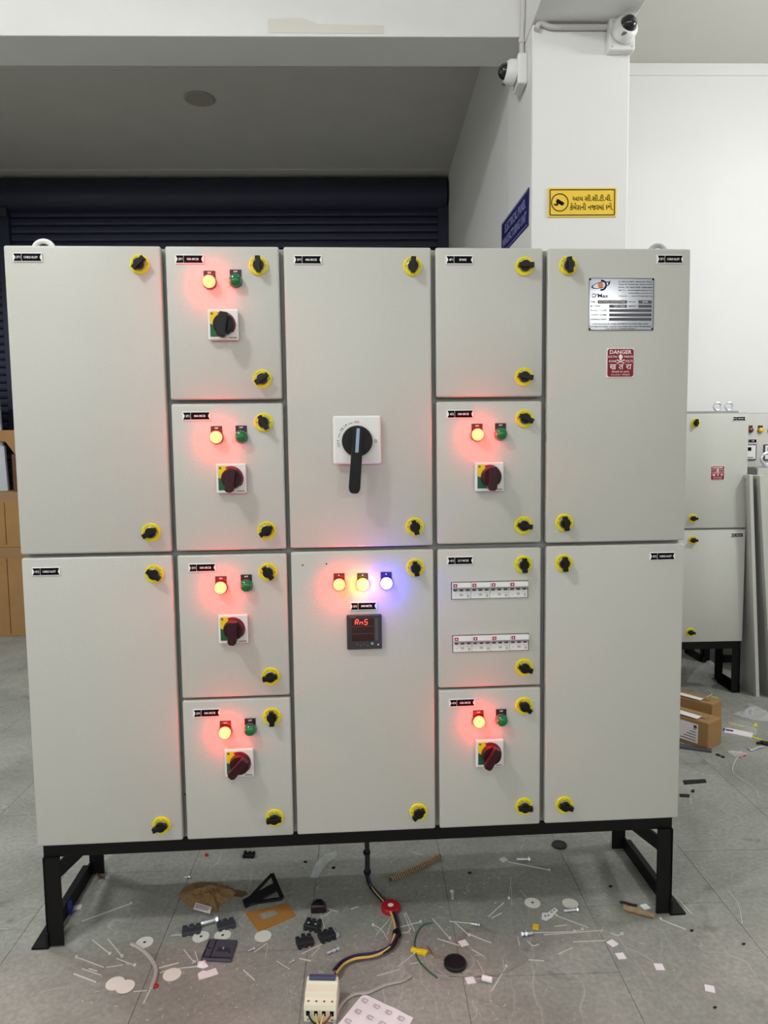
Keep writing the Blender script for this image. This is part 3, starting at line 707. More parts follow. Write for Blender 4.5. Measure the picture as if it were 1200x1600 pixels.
# ================================================================== RIGHT BAY: further switchboards
Y2 = onZ(1150,1084).y
def cab(name, label, x0_, x1_, y0_, dep, z0_, z1_, split=None, base=True):
    e = empty(name, (0,0,0)); tag(e, label, 'switchboard')
    MB().box(x0_,x1_,y0_+.02,y0_+dep,z0_,z1_).build('carcass', M_carc, e, bevel=.002)
    zs_ = [z0_]+([split] if split else [])+[z1_]
    for i in range(len(zs_)-1):
        MB().box(x0_+.003,x1_-.003,y0_,y0_+.018,zs_[i]+.005,zs_[i+1]-.005).build('door', M_door, e, bevel=.004, smooth=True)
    if base:
        for yy in (y0_+.022,y0_+dep-.05): MB().box(x0_,x1_,yy,yy+.04,z0_-.042,z0_).build('base_rail', M_black, e)
        for xs, xo in ((1,x0_),(-1,x1_)):
            for yy in (y0_+.022,y0_+dep-.05):
                l_ = MB(); l_.box(min(xo,xo+xs*.045),max(xo,xo+xs*.045),yy,yy+.006,.004,z0_-.04); l_.box(min(xo,xo+xs*.006),max(xo,xo+xs*.006),yy,yy+.04,.004,z0_-.04); l_.build('leg', M_black, e)
            l_ = MB(); l_.box(min(xo,xo+xs*.04),max(xo,xo+xs*.04),y0_+.015,y0_+dep,0,.006); l_.box(min(xo,xo+xs*.006),max(xo,xo+xs*.006),y0_+.015,y0_+dep,0,.05); l_.build('foot_rail', M_black, e)
            MB().prism([(y0_+.026,.168),(y0_+.026,.212),(y0_+dep-.02,.150),(y0_+dep-.02,.105)], xo+xs*.002, xo+xs*.010, 'x').build('brace', M_black, e)
    return e
zt2 = onY(1120,645,Y2).z; zm2 = onY(1115,826.5,Y2).z; zb2 = onY(1115,1004,Y2).z
x1_2 = (onY(1171,660,Y2).x+onY(1161,1000,Y2).x)/2; x0_2 = x1_2-.62
c2 = cab('electrical_panel','grey two-door switchboard with red danger plate against the white wall', x0_2, x1_2, Y2, .26, zb2, zt2, zm2)
for x,y,a in ((1087,661,85),(1083,810,-3),(1083,844,-3),(1079,988,-8)):
    q = onY(x,y,Y2-.004); door_lock(c2, q.x, q.z, a, Y2)
for x,y,a,b in ((1155,654,'1F1','CABLE ALLEY'),(1152,836,'1F2','CABLE ALLEY')):
    q = onY(x,y,Y2-.002); name_plate(c2, q.x, q.z, a, b, Y2)
q = onY(1121,739,Y2); danger(c2, q.x, q.z, Y2)
for x in (1121,1139): 
    q = onY(x,640,Y2+.12); eye(c2, q.x, Y2+.12, zt2+.012, M_zinc, .85)
MB().box(x0_2,onY(1148,642,Y2+.1).x,Y2+.06,Y2+.16,zt2,zt2+.012).build('top_rail', M_carc, c2)
# panel with lamps and meters beyond it
Y3 = Y2+.53; zt3 = onY(1190,645,Y3).z
c3 = cab('electrical_panel','grey switchboard with amber lamp and white meters behind leaning sheets', x1_2+.05, x1_2+.90, Y3, .28, .30, zt3)
for x,y,m_,wd in ((1174,672,M_red_off,'R'),(1190,672,M_yel_off,'Y'),(1206,672,M_bluep,'B')):
    q = onY(x,y,Y3-.016); lamp(c3, q.x, q.z, m_, wd, Y3)
for x,wd in ((1170,'3F1'),(1206,'3F2')):
    q = onY(x,706.5,Y3-.01); me_ = MB().box(-.048,.048,-.010,0,-.048,.048).build('meter', M_dkp, c3, (q.x,Y3,q.z), bevel=.001)
    MB().box(-.042,.042,-.0115,-.009,-.042,.042).build('meter_face', M_white, me_)
    MB().box(-.028,.014,-.0125,-.011,.008,.030).build('display', M_ink, me_)
    MB().box(-.02,.028,-.0122,-.011,-.036,-.030).build('printed_mark', M_tick, me_)
    q = onY(x+4,689,Y3); name_plate(c3, q.x, q.z, wd, 'METER', Y3)
# lower cabinet with a lifting ring
Y4 = Y2+.28; zt4 = onY(1192,730,Y4).z
c4 = cab('electrical_panel','low grey cabinet with a steel lifting ring on top beside leaning sheets', onY(1178,900,Y4).x, onY(1178,900,Y4).x+.66, Y4, .22, .06, zt4, None, False)
MB().box(onY(1178,900,Y4).x, onY(1178,900,Y4).x+.66, Y4+.01, Y4+.21, 0, .06).build('plinth', M_carc, c4)
q = onY(1198,727,Y4+.06); eye(c4, q.x, Y4+.06, zt4, M_zinc, 1.4)
# leaning sheet-metal leaves
def leaf(label, pb, pk, pt, th, name='sheet_metal_leaf'):
    B = onZ(*pb); K = onZ(*pk); T = onY(pt[0],pt[1],B.y); up = T-B
    dirk = (K-B).normalized(); n = up.cross(dirk).normalized()
    dep = .25
    P = [B, B+dirk*dep, B+dirk*dep+up, B+up]
    off = n*th
    e = empty(name, B); tag(e, label, 'metal sheet', 'leaning sheet-metal leaves')
    def bar(a,b,c,d,o0,o1):
        m_ = MB(); vs = [Vector(v)-B+n*o0 for v in (a,b,c,d)]+[Vector(v)-B+n*o1 for v in (a,b,c,d)]
        m_.add([tuple(v) for v in vs], [(0,1,2,3),(7,6,5,4),(0,4,5,1),(1,5,6,2),(2,6,7,3),(3,7,4,0)]); return m_
    k_i = .008/dep
    bar(P[0].lerp(P[1],k_i),P[0].lerp(P[1],1-k_i),P[3].lerp(P[2],1-k_i),P[3].lerp(P[2],k_i),0,th*.3).build('skin', M_door, e)
    f_ = .03/dep
    lerp = lambda a,b,t: a+(b-a)*t
    bar(P[0],lerp(P[0],P[1],f_),lerp(P[3],P[2],f_),P[3],-th*.5,th*.9).build('front_return', M_door, e, bevel=.002)
    bar(lerp(P[0],P[1],1-f_),P[1],P[2],lerp(P[3],P[2],1-f_),-th*.5,th*.9).build('rear_return', M_door, e)
    g_ = .02/up.length
    bar(lerp(lerp(P[3],P[0],g_),lerp(P[2],P[1],g_),f_),lerp(lerp(P[3],P[0],g_),lerp(P[2],P[1],g_),1-f_),lerp(P[3],P[2],1-f_),lerp(P[3],P[2],f_),-th*.45,th*.85).build('top_return', M_door, e)
leaf('tall grey folded sheet-metal leaf leaning against the two-door switchboard', (1185,1089), (1158,1072.3), (1174.5,742), .014)
leaf('tall grey folded sheet-metal leaf leaning in front of the low cabinet', (1209,1091), (1182,1074.5), (1191,743), .016)

# ================================================================== LEFT: cartons and boards by the shutter
bp_ = onZ(0,944); by = min(bp_.y, SHY-.75)
cx1 = onY(36,860,by).x+.25; cx0 = cx1-.75
zt_a = onY(15,856,by).z; zt_b = onY(15,769,by).z
def carton(label, x0_,x1_,y0_,y1_,z0_,z1_, group=None):
    o_ = MB().box(x0_,x1_,y0_,y1_,z0_,z1_).build('cardboard_carton', M_carton, None, bevel=.004)
    tag(o_, label, 'box', group)
    MB().box(x0_-.001,x1_+.001,(y0_+y1_)/2-.03,(y0_+y1_)/2+.03,z1_-.0005,z1_+.001).build('tape', M_tape, o_)
    MB().box(x0_+.01,x1_-.01,y0_-.0015,y0_+.001,z1_-.07,z1_-.004).build('tape_overlap', M_tape, o_)
    MB().box((x0_+x1_)/2-.002,(x0_+x1_)/2+.002,y0_-.001,y0_+.001,z0_+.02,z1_-.08).build('seam', M_ink, o_)
    return o_
carton('large brown carton on the floor by the shutter, carrying another', cx0, cx1, by, by+.5, 0, zt_a, 'stacked cartons by the shutter')
carton('large brown taped carton stacked on top of another by the shutter', cx0+.01, cx1-.01, by+.01, by+.49, zt_a+.0015, zt_b, 'stacked cartons by the shutter')
zw = onY(6,600,by+.2).z
bx1 = onY(11,740,by+.2).x
wb = MB().prism([(bx1-.5,zt_b),(bx1,zt_b),(bx1-.012,zt_b+.35),(bx1-.022,zt_b+.35),(bx1-.045,zt_b+.9),(bx1-.5,zt_b+.9)], by+.20, by+.23,'y').build('pale_board', M_paleb, None, bevel=.003)
tag(wb,'pale grey board standing upright on the stacked cartons','board')
hz0 = onY(3,672,by+.12); hz1 = onY(20,720,by+.12)
bag = MB().prism([(hz0.x-.2,hz0.z),(hz0.x+.14,hz0.z),(hz0.x+.14,hz1.z-.10),(hz0.x+.12,hz1.z-.02),(hz0.x+.06,hz0.z-.16),(hz0.x+.01,hz0.z-.09),(hz0.x-.2,hz0.z-.05)], by+.14,by+.18,'y').build('brown_flap', M_carton, None, bevel=.004)
tag(bag,'brown folded cardboard flap hanging in front of pale board','cardboard')
rod = onY(22,745,by+.1)
tag(MB().box(rod.x,rod.x+.05,by+.08,by+.12,zt_b,hz1.z+.05).build('wooden_batten', mat('dark_wood',(92,56,38),.7,var=.2,vscale=30), None, bevel=.002),'reddish brown batten standing upright on the stacked cartons','wood')

# ================================================================== RIGHT FLOOR: cartons, bags, scraps
def frame_box(label, near, endpx, H, L, name='cardboard_carton', lab=True):
    """open-flap carton: near = floor pixel of its near corner, endpx = floor pixel of the other corner of its short end"""
    A = onZ(*near); B = onZ(*endpx); e1 = B-A; e1.z = 0; wdt = e1.length; e1.normalize(); e2 = Vector((-e1.y,e1.x,0))
    e = empty(name, A, (0,0,math.atan2(e2.y,e2.x))); tag(e, label, 'box', 'small cartons beside the switchboard')
    # local x runs along the long side (away to the left), local -y along the short end
    m_ = MB(); m_.box(0,L,-wdt,0,0,H); m_.build('body', M_kraft, e, bevel=.003)
    f_ = MB().prism([(0,0),(L,0),(L,.003),(.012,.003),(.0,.001)], -wdt*.98, -wdt*.02, 'y'); f_.build('flap', M_kraft, e, (0,0,H+.0008), (0,R(1.5),0))
    MB().box(L*.12,L*.98,-wdt*.62,-wdt*.38,H+.004,H+.0065).build('tape', M_tape, e)
    if lab:
        MB().box(L*.16,L*.55,-.0005,.0012,H*.12,H*.88).build('label', M_paper, e)
        m_ = MB()
        for i in range(5): m_.box(L*(.19),L*(.19+.05*(5-i)),.0010,.0016,H*(.2+.11*i),H*(.23+.11*i))
        m_.box(L*.18,L*.23,.0010,.0016,H*.70,H*.82); m_.build('label_print', M_dkp, e)
    MB().box(L*.20,L*.75,-wdt*.45,-wdt*.08,H+.0068,H+.0078).build('top_label', M_paper, e)
    return e
frame_box('small open brown carton with white address label on its side', (1106,1172), (1127,1161), .118, .30)
frame_box('small brown carton taped along its top, behind the labelled carton', (1112,1135), (1127,1127), .105, .32, lab=False)
b3 = frame_box('small brown carton end farthest back under the grey switchboard', (1083,1098), (1088,1093), .035, .16, lab=False)
def crumple(name, outline, h, seed, m, label, cat, group=None, z0=0.0, rings=14, rough=.6, sub=5, z_lift=0.0):
    pts = [onZ(x,y,z_lift) for x,y in outline]; n = len(pts)
    P = []
    for i in range(n):
        for k in range(sub): P.append(pts[i].lerp(pts[(i+1)%n], k/sub))
    c = sum(P, Vector())/len(P); m_ = MB(); vs = []; fs = []; N = len(P)
    size = max((p-c).length for p in P); f1 = 2.2/size; f2 = 6.0/size
    def ridge(v): return 1-abs(noise.noise(v))*2
    for r_ in range(rings):
        s_ = 1-r_/rings
        for i,p in enumerate(P):
            q = c+(p-c)*s_
            nz = ridge(Vector((q.x*f1+seed,q.y*f1,seed*1.7)))*.6+ridge(Vector((q.x*f2,q.y*f2+seed,seed)))*.4
            hh = 0 if r_ == 0 else h*(1-s_**2.2)*(1-rough*.55+rough*.6*nz)
            j = (size*.06 if r_ else size*.03)*noise.noise(Vector((q.x*f2*1.3,q.y*f2*1.3,seed+5)))
            vs.append((q.x-c.x+j, q.y-c.y-j, max(.0008,hh+.001)+z0))
    vs.append((0,0,sum(v[2] for v in vs[-N:])/N))
    for r_ in range(rings-1):
        for i in range(N): fs.append((r_*N+i, r_*N+(i+1)%N, (r_+1)*N+(i+1)%N, (r_+1)*N+i))
    for i in range(N): fs.append(((rings-1)*N+i, (rings-1)*N+(i+1)%N, len(vs)-1))
    fs.append(tuple(range(N-1,-1,-1)))
    m_.add(vs, fs); o_ = m_.build(name, m, None, (c.x,c.y,0), smooth=True); tag(o_, label, cat, group); return o_
crumple('plastic_bag', [(1072,1040),(1095,1042),(1118,1040),(1130,1046),(1127,1062),(1110,1074),(1094,1068),(1072,1066)], 0.075, 3, M_film, 'crumpled clear plastic bag on floor under the two-door switchboard','plastic bag', rough=1.1)
crumple('plastic_bag', [(1144,1116),(1160,1110),(1168,1100),(1180,1106),(1198,1112),(1215,1120),(1204,1128),(1182,1126),(1165,1122)], .035, 8, M_film, 'crumpled clear plastic bag lying on open floor near leaning sheets','plastic bag', rough=1.2)
def slab(name, outline, t, m, label, cat, group=None, z0=0.0, bevel=0.0):
    pts = [onZ(x,y,z0+t) for x,y in outline]; c = sum(pts, Vector())/len(pts)
    # ease the outline clockwise into plan
    poly = [(p.x-c.x,p.y-c.y) for p in pts]
    o_ = MB().prism(poly, 0, t, 'z').build(name, m, None, (c.x,c.y,z0), bevel=bevel)
    if label: tag(o_, label, cat, group)
    return o_
pk = slab('label_pack', [(1131,1136),(1177,1145),(1174,1152),(1129,1143)], .004, M_paper, 'white printed label pack with blue corner on floor by carton','packet')
slab('print', [(1131,1136.5),(1133.5,1137),(1131.5,1143),(1129.5,1142.5)], .0008, M_bluep, None, None, z0=.0042).parent = None
o_ = bpy.data.objects['print']; o_.parent = pk; o_.location = Vector(o_.location)-Vector(pk.location); o_.name = 'blue_corner'
o_ = slab('print', [(1134,1139),(1146,1141),(1145.5,1143),(1133.5,1141)], .0006, M_navy, None, None, z0=.0042); o_.parent = pk; o_.location = Vector(o_.location)-Vector(pk.location); o_.name = 'printed_mark'
crumple('plastic_sleeve', [(1127,1130),(1150,1124),(1172,1128),(1184,1140),(1182,1150),(1172,1148),(1150,1138),(1128,1140)], .018, 4, M_clear, 'clear torn plastic sleeve beside the white label pack','plastic', rough=.9)
for a,b,lb in (((1138,1129),(1163,1136),'yellow plastic strip lying beside the white label pack'),((1172,1150),(1202,1160),'yellow plastic strip ending at black pliers on floor'),((1112,1088),(1122,1091),'short yellow strip on floor in front of two-door switchboard')):
    A,B = onZ(*a,.002),onZ(*b,.002); d = (B-A).normalized(); nrm = Vector((-d.y,d.x,0))*.005; m_ = MB()
    vs = [A-nrm,B-nrm,B+nrm,A+nrm]; c = (A+B)/2
    m_.prism([(v.x-c.x,v.y-c.y) for v in vs],0,.003,'z'); tag(m_.build('yellow_strip', M_yel, None, (c.x,c.y,0)), lb, 'plastic strip')
slab('yellow_tag', [(1176,1134),(1181,1129),(1184,1134)], .004, M_yel, 'small yellow triangular tag on floor near clear plastic bag','tag')
pt_ = [onZ(x,y,.008) for x,y in ((1183,1161),(1190,1160),(1200,1162),(1212,1164))]
pl = tag(MB().tube(spline(pt_,4),[.006]*4+[.011]*5+[.012]*4,8).build('pliers', M_wblk, smooth=True),'black handled pliers lying at the ends of yellow strip','tool')
pt_ = [onZ(x,y,.005) for x,y in ((1168,1169),(1175,1172),(1184,1168),(1192,1167))]
MB().tube(spline(pt_,4),.004,6).build('jaw', M_zinc, pl, smooth=True)
crumple('torn_wrapper', [(1135,1174),(1146,1178),(1160,1175),(1168,1178),(1160,1184),(1148,1182)], .014, 12, M_film, 'torn clear wrapper with red print on floor in front of carton','wrapper', rough=1)
slab('red_scrap', [(1150,1180),(1158,1178),(1166,1180),(1158,1183)], .003, M_redpl, 'small red scrap beside torn clear wrapper','scrap', z0=.0)
for pts_, lb in (([(1067,1219),(1102,1217),(1104,1222),(1069,1225)],'long black rubber strip on floor beside the large switchboard'),([(1062,1240),(1078,1241),(1077,1245),(1062,1244)],'short black rubber strip beside the large switchboard base'),
                 ([(1080,1234),(1085,1233),(1085,1237),(1080,1237)],'tiny black rubber chip between two black rubber strips'),([(1119,1177),(1126,1179),(1124,1181),(1118,1179)],'tiny black chip on floor before the labelled carton'),
                 ([(1127,1180),(1133,1182),(1131,1184),(1126,1182)],'small black crumb next to torn clear wrapper')):
    slab('rubber_strip', pts_, .003, M_bplast, lb, 'rubber strip', 'black rubber scraps')
slab('grey_edge_strip', [(1062,1162),(1112,1170),(1112,1174),(1062,1167)], .008, M_greyp, 'dark grey plastic strip lying along the foot of labelled carton','plastic strip')
def wire(name, pxs, r, m, label, cat, group=None, z=None, seg=6):
    z = r if z is None else z
    P = [onZ(x,y,z) for x,y in pxs]; c = P[0].copy(); c.z = 0
    o_ = MB().tube([p-c for p in (spline(P,6) if len(P) > 2 else P)], r, seg).build(name, m, None, c, smooth=True)
    if label: tag(o_, label, cat, group)
    return o_
wire('thin_wire', [(1153,1182),(1146,1195),(1146,1208),(1165,1222),(1180,1234),(1186,1247)], .0015, M_white2, 'thin white thread curling over floor from torn wrapper','thread')
wire('thin_wire', [(1098,1092),(1110,1086),(1112,1083),(1106,1078)], .0025, M_white2, 'short bent white wire in front of two-door switchboard','wire')

# ================================================================== FLOOR LITTER
# --- incoming wires and the loose four-pole breaker
HY = onZ(580,1386,.006).y
bund = empty('supply_cable', (onZ(580,1386).x,HY,0)); tag(bund,'bundle of black blue yellow and red wires hanging from switchboard to loose breaker','cable')
def cpt(px,py,z): return onZ(px,py,z)
core = [onY(572.5,1288,HY+.0)+Vector((0,0,.06)), onY(573,1305,HY), onY(574,1340,HY), onY(574,1368,HY-.004), cpt(580,1385,.010), cpt(593,1402,.009), cpt(609,1419,.009), cpt(619,1442,.010), cpt(619,1462,.012), cpt(608,1482,.010), cpt(585,1493,.009), cpt(556,1497,.009), cpt(536,1506,.010), cpt(524,1519,.02)]
base_ = Vector(bund.location)
offs = [((-.006,.004,.002),M_wblk),((-.004,-.004,.004),M_wblu),((.005,.003,.003),M_wyel),((.006,-.004,-.002),M_wred)]
ends = [(-.022,0),(-.010,0),(.006,0),(.020,0)]
for i,((ox,oy,oz),m_) in enumerate(offs):
    pp = []
    for k,c_ in enumerate(core):
        t = k/(len(core)-1); s_ = .55 if k < 4 else 1.0
        a = t*5.0; o2 = Vector((ox*math.cos(a)-oy*math.sin(a), ox*math.sin(a)+oy*math.cos(a), max(oz,-.002)))*s_
        q = c_+o2-base_
        pp.append(q)
    MB().tube(spline(pp,6),.0034,7).build('wire', m_, bund, smooth=True)
sl = [c_-base_ for c_ in core[:4]]; MB().tube(spline(sl,5),[.0078]*16,8).build('sleeve', M_wblk, bund, smooth=True)
for px_,py_ in ((573,1332),(574,1362)):
    c_ = onY(px_,py_,HY)-base_; MB().lathe([(.009,-.004),(.0115,-.004),(.0115,.004),(.009,.004)],10,'z').build('tape_band', M_bplast, bund, c_)
c_ = cpt(620,1459,.012)-base_; MB().lathe([(.006,-.006),(.0125,-.006),(.0125,.006),(.006,.006)],10,'y').build('tape_band', M_bplast, bund, c_)
# breaker lying on its back
q = onZ(500,1597); lb_ = empty('loose_breaker', q, (0,0,R(-4))); tag(lb_,'cream four-pole circuit breaker lying on floor at end of wires','circuit breaker')
BW = .039; prof = [(0,0),(0,.030),(.004,.042),(.018,.044),(.024,.056),(.046,.060),(.050,.065),(.064,.067),(.070,.052),(.080,.044),(.084,.0)]
MB().prism(prof, -BW, BW, 'x').build('body', M_cream, lb_, bevel=.0015)
MB().box(-BW*.84,BW*.84,.051,.063,.060,.074).build('toggle', M_tbar, lb_, bevel=.002)
for i in range(4):
    xc = (i-1.5)*.0192
    MB().box(xc-.0045,xc+.0045,-.0008,.001,.016,.028).build('terminal', M_ink, lb_)
    MB().lathe([(0,0),(.0028,0),(.0028,.0006),(0,.0006)],10,'z').build('screw_hole', M_greyp, lb_, (xc,.012,.0432))
for xc in (-1.5,1.5): MB().lathe([(0,0),(.0018,0),(.0018,-.0008),(0,-.0008)],8,'y').build('rivet', M_ink, lb_, (xc*.0192,0,.006))
for i in (-1,0,1): MB().box(i*.0192-.0003,i*.0192+.0003,-.0003,.001,.0,.030).build('pole_joint', M_tick, lb_)
for i,(xc,m_) in enumerate(((-1.5,M_wblk),(.5,M_wyel),(1.5,M_wred),(-.5,M_wyel))):
    MB().tube(spline([(xc*.0192,.002,.021),(xc*.0192*.7,-.012,.016),(.002+xc*.002,-.026,.008),(.001,-.055,.004),(-.012,-.11,.004)],5),.0025,6).build('output_wire', m_, lb_, smooth=True)
# --- grey cable and printed sheet
wire('grey_cable', [(642,1525),(628,1533),(602,1539),(575,1551),(556,1553),(540,1562),(529,1577),(522,1600),(518,1625)], .0042, M_wgry, 'grey cable offcut curving past the printed sheet to the breaker','cable')
P = [onZ(x,y,.001) for x,y in ((568,1553),(646,1591),(600,1672),(506,1627))]
c = sum(P,Vector())/4; m_ = MB(); N = 10; vs = []; fs = []
for i in range(N+1):
    for j in range(N+1):
        u,v = i/N,j/N; p = P[0].lerp(P[1],u).lerp(P[3].lerp(P[2],u),v); vs.append((p.x-c.x,p.y-c.y,.0016+.004*(abs(noise.noise(Vector((u*2.3,v*2.1,4)))))))
for i in range(N):
    for j in range(N): a = i*(N+1)+j; fs.append((a,a+1,a+N+2,a+N+1))
m_.add(vs,fs); sheet = tag(m_.build('printed_sheet', M_paper, None, (c.x,c.y,0), smooth=True),'white printed instruction sheet lying on floor beside the breaker','paper')
m_ = MB(); eu = (P[1]-P[0]); ev = (P[3]-P[0])
def sp(u,v): p = P[0]+eu*u+ev*v; return (p.x-c.x,p.y-c.y,.0075)
for i in range(4):
    for j in range(4):
        u0,v0 = .08+i*.24+(j%2)*.03, .10+j*.22
        for (du0,du1,dv0,dv1) in ((0,.012,0,.07),(.03,.10,.0,.008),(.03,.038,0,.07),(.03,.10,.062,.07),(.092,.10,0,.07)):
            m_.add([sp(u0+du0,v0+dv0),sp(u0+du1,v0+dv0),sp(u0+du1,v0+dv1),sp(u0+du0,v0+dv1)],[(0,1,2,3)])
m_.build('printed_drawings', mat('grey_ink',(110,104,112),.7), sheet)
# --- cable ties and their cut tails
def tie_label(a, b, head, w, curve):
    x, y = a; l = math.hypot(b[0]-a[0],b[1]-a[1])
    k = ('short ' if l < 20 else 'long ' if l > 38 else '')+('bent ' if curve else '')+('hair-thin ' if w < .0012 else 'broad ' if w > .0019 else '')+('white cable tie with a head' if head else 'cut white cable-tie tail')
    if y < 1405: return k+' under the large switchboard' if x < 1000 else k+' outside the frame foot'
    for lim, wd in ((215,'near the two overlapping discs'),(330,'near the torn white label'),(425,'near the plain disc and dark cover'),(545,'near the black terminal pieces'),(662,'around the red roll and wires'),
                    (793,'near the black cap and square pads'),(1000,'near the yellow tag and label card')):
        if x < lim: return k+' '+wd
    return k+' beside the kraft tube at the frame foot'
TIE_G = 'cable ties and cut tails on the floor'
def tie(a, b, head=None, w=.0016, curve=None, t=.0016, m=None, z=0.0):
    A,B = onZ(*a,t),onZ(*b,t); pts = [A,B] if curve is None else spline([A,onZ(*curve,t),B],6)
    c = A.copy(); c.z = 0; m_ = MB(); vs = []; fs = []
    for i,p in enumerate(pts):
        d = (pts[min(i+1,len(pts)-1)]-pts[max(i-1,0)]).normalized(); nn = Vector((-d.y,d.x,0))*w*.66
        for s_,zz in ((-1,0),(1,0),(1,t),(-1,t)): q = p-c+nn*s_; vs.append((q.x,q.y,zz+z))
    n = len(pts)
    for i in range(n-1):
        for k in range(4): fs.append((i*4+k,i*4+(k+1)%4,(i+1)*4+(k+1)%4,(i+1)*4+k))
    fs += [(0,1,2,3),(n*4-1,n*4-2,n*4-3,n*4-4)]
    m_.add(vs,fs); o_ = m_.build('cable_tie', m or M_white2, None, c); tag(o_, tie_label(a, b, head, w, curve), 'cable tie', TIE_G)
    if head:
        q = (A if head == 'a' else B)-c; MB().box(q.x-.0034,q.x+.0034,q.y-.0034,q.y+.0034,z,.0048+z).build('head', m or M_white2, o_, bevel=.0006)
    return o_
T = [((205,1411),(128,1439),'a',.0026),((92,1452),(112,1425)),((144,1468),(172,1490),'b'),((169,1467),(191,1494),'b'),((120,1495),(162,1511),'a'),((182,1497),(211,1508),'b',.0011),
 ((166,1511),(192,1507),None,.0009),((128,1513),(158,1523)),((139,1513),(152,1517),None,.0024),((115,1521),(150,1534),None,.0026),((224,1568),(237,1541),None,.0024),((248,1512),(279,1504),None,.0024),((250,1520),(262,1515)),
 ((208,1549),(230,1547),None,.001),((154,1377),(170,1369),None,.002),((267,1461),(288,1460)),((287,1483),(303,1503),'b'),((305,1486),(311,1510),None,.002),((275,1513),(312,1509)),((380,1515),(398,1531),None,.002),
 ((397,1487),(418,1473)),((415,1496),(419,1476),None,.0009),((471,1490),(509,1472),None,.0018),((487,1493),(499,1480)),((468,1497),(486,1501),None,.0024),((502,1430),(507,1450),None,.002),((505,1432),(518,1423)),((510,1419),(528,1424),None,.001),
 ((432,1501),(453,1514),None,.0011),((583,1445),(606,1468),'a',.0015,(596,1452)),((588,1460),(612,1432)),((605,1460),(614,1432)),((632,1428),(641,1452)),((657,1440),(625,1448),'a'),((634,1425),(648,1455)),((628,1457),(642,1450),None,.0016,(637,1456)),
 ((676,1435),(703,1466),'b'),((702,1439),(744,1443)),((710,1440),(733,1461),'b'),((735,1460),(768,1473),None,.002),((763,1432),(787,1410)),((768,1434),(784,1426)),((622,1510),(648,1489),'b'),((578,1492),(592,1483),None,.002),((589,1524),(625,1514)),
 ((640,1506),(660,1502),None,.0012),((683,1466),(718,1477)),((737,1483),(757,1494)),((791,1510),(768,1548),'a'),((793,1346),(858,1359),'b',.0022),((799,1370),(795,1403),'b',.001),((799,1385),(800,1414),None,.001),((812,1390),(823,1402),None,.0009),
 ((869,1430),(920,1449),'a'),((866,1447),(886,1445)),((831,1457),(897,1455),'b',.0018),((850,1460),(943,1453),None,.0014),((910,1452),(895,1455),'a'),((895,1471),(947,1469)),((873,1490),(894,1480)),((972,1459),(954,1457),'a',.0016,(963,1461)),
 ((809,1463),(812,1477)),((824,1470),(842,1475),None,.0018,(833,1477)),((826,1499),(850,1501)),((1032,1436),(1072,1452),'a',.002),((1136,1390),(1160,1443),None,.0013,(1153,1412)),((1056,1401),(1081,1428),None,.002),((1064,1363),(1076,1367),None,.0012),
 ((1079,1247),(1080,1256),None,.0014),((642,1330),(660,1336),None,.0009),((548,1420),(560,1416),None,.0015),((746,1500),(756,1520),None,.001),((112,1417),(120,1400),None,.002,(113,1407)),((936,1462),(942,1448),None,.0009),((786,1500),(788,1518),None,.0009)]
for t_ in T: tie(*t_)
# tie mount at the end of the long tie
def square(px, py, s, ang, m, name, label, cat, group=None, t=.0012):
    p_ = onZ(px,py); o_ = MB().box(-s/2,s/2,-s/2,s/2,0,t).build(name, m, None, (p_.x,p_.y,0), (0,0,R(ang))); tag(o_, label, cat, group); return o_
for x,y,a,lb in ((724,1474,20,'small square white pad at the tail of a tie behind black cap'),(735,1532,10,'small square white pad next to the rolled paper sleeve'),(957,1474,30,'small square white pad touching the end of a straight tie tail'),
    (970,1494,5,'small square white pad close to the pad that touches a tie'),(1030,1511,-5,'small square white pad alone among pale scratches'),(1109,1545,-20,'small folded square white pad farthest out on open floor'),(1008,1417,15,'small square white pad behind the tan paper tube')):
    square(x,y,.023,a,M_paper,'adhesive_pad',lb,'adhesive pad','square white pads on the floor')
square(787,1344,.020,30,M_white2,'tie_mount','white square cable-tie mount at end of the long tie','tie mount',t=.004)
square(121,1418,.022,15,M_paper,'paper_tag','white paper tag on floor beside blue plug at frame leg','tag')
p_ = onZ(761,1534); tag(MB().lathe([(.006,-.013),(.0075,-.013),(.0075,.013),(.006,.013)],12,'x').build('white_sleeve', M_paper, None, (p_.x,p_.y,.0076),(0,0,R(-20)),smooth=True),'short rolled white paper sleeve next to square pad','sleeve')
# --- discs
def disc(px, py, r, m, label, hole=False, t=.0016, name='knockout_disc', cat='disc', group=None, z=0.0, rot=0, flatside=False):
    p_ = onZ(px,py); n = 32; pts = []
    for i in range(n):
        a = 2*PI*i/n; rr_ = r
        if flatside and math.cos(a+1.0) > .86: rr_ = r*.86/math.cos(a+1.0)
        pts.append((rr_*math.cos(a), rr_*math.sin(a)))
    o_ = MB().prism(pts,0,t,'z').build(name, m, None, (p_.x,p_.y,z), (0,0,rot)); tag(o_, label, cat, group)
    if hole: MB().prism(circ(0,0,.0042,10),t-.0002,t+.0004,'z').build('centre_hole', M_dkp, o_)
    return o_
M_disc = mat('grey_disc',(226,225,216),.6,var=.04,vscale=40)
G_ = 'pale round knockout discs on the floor'
for x,y,lb in ((226,1473,'beside milky tube'),(314,1464,'touching a notched grey clip'),(832,1411,'behind white label card')): disc(x,y,.0235,M_disc,'pale round disc with a small dark centre hole '+lb,True,group=G_,flatside=(x==314))
disc(348,1462,.0235,M_disc,'pale disc with centre hole, partly under the dark grey square cover',True,group=G_,flatside=True)
for x,y,lb in ((411,1463,'in front of orange-brown card'),(269,1523,'near torn white label'),(891,1412,'behind a zinc bolt')): disc(x,y,.0235,M_disc,'plain pale round disc without a hole '+lb,group=G_)
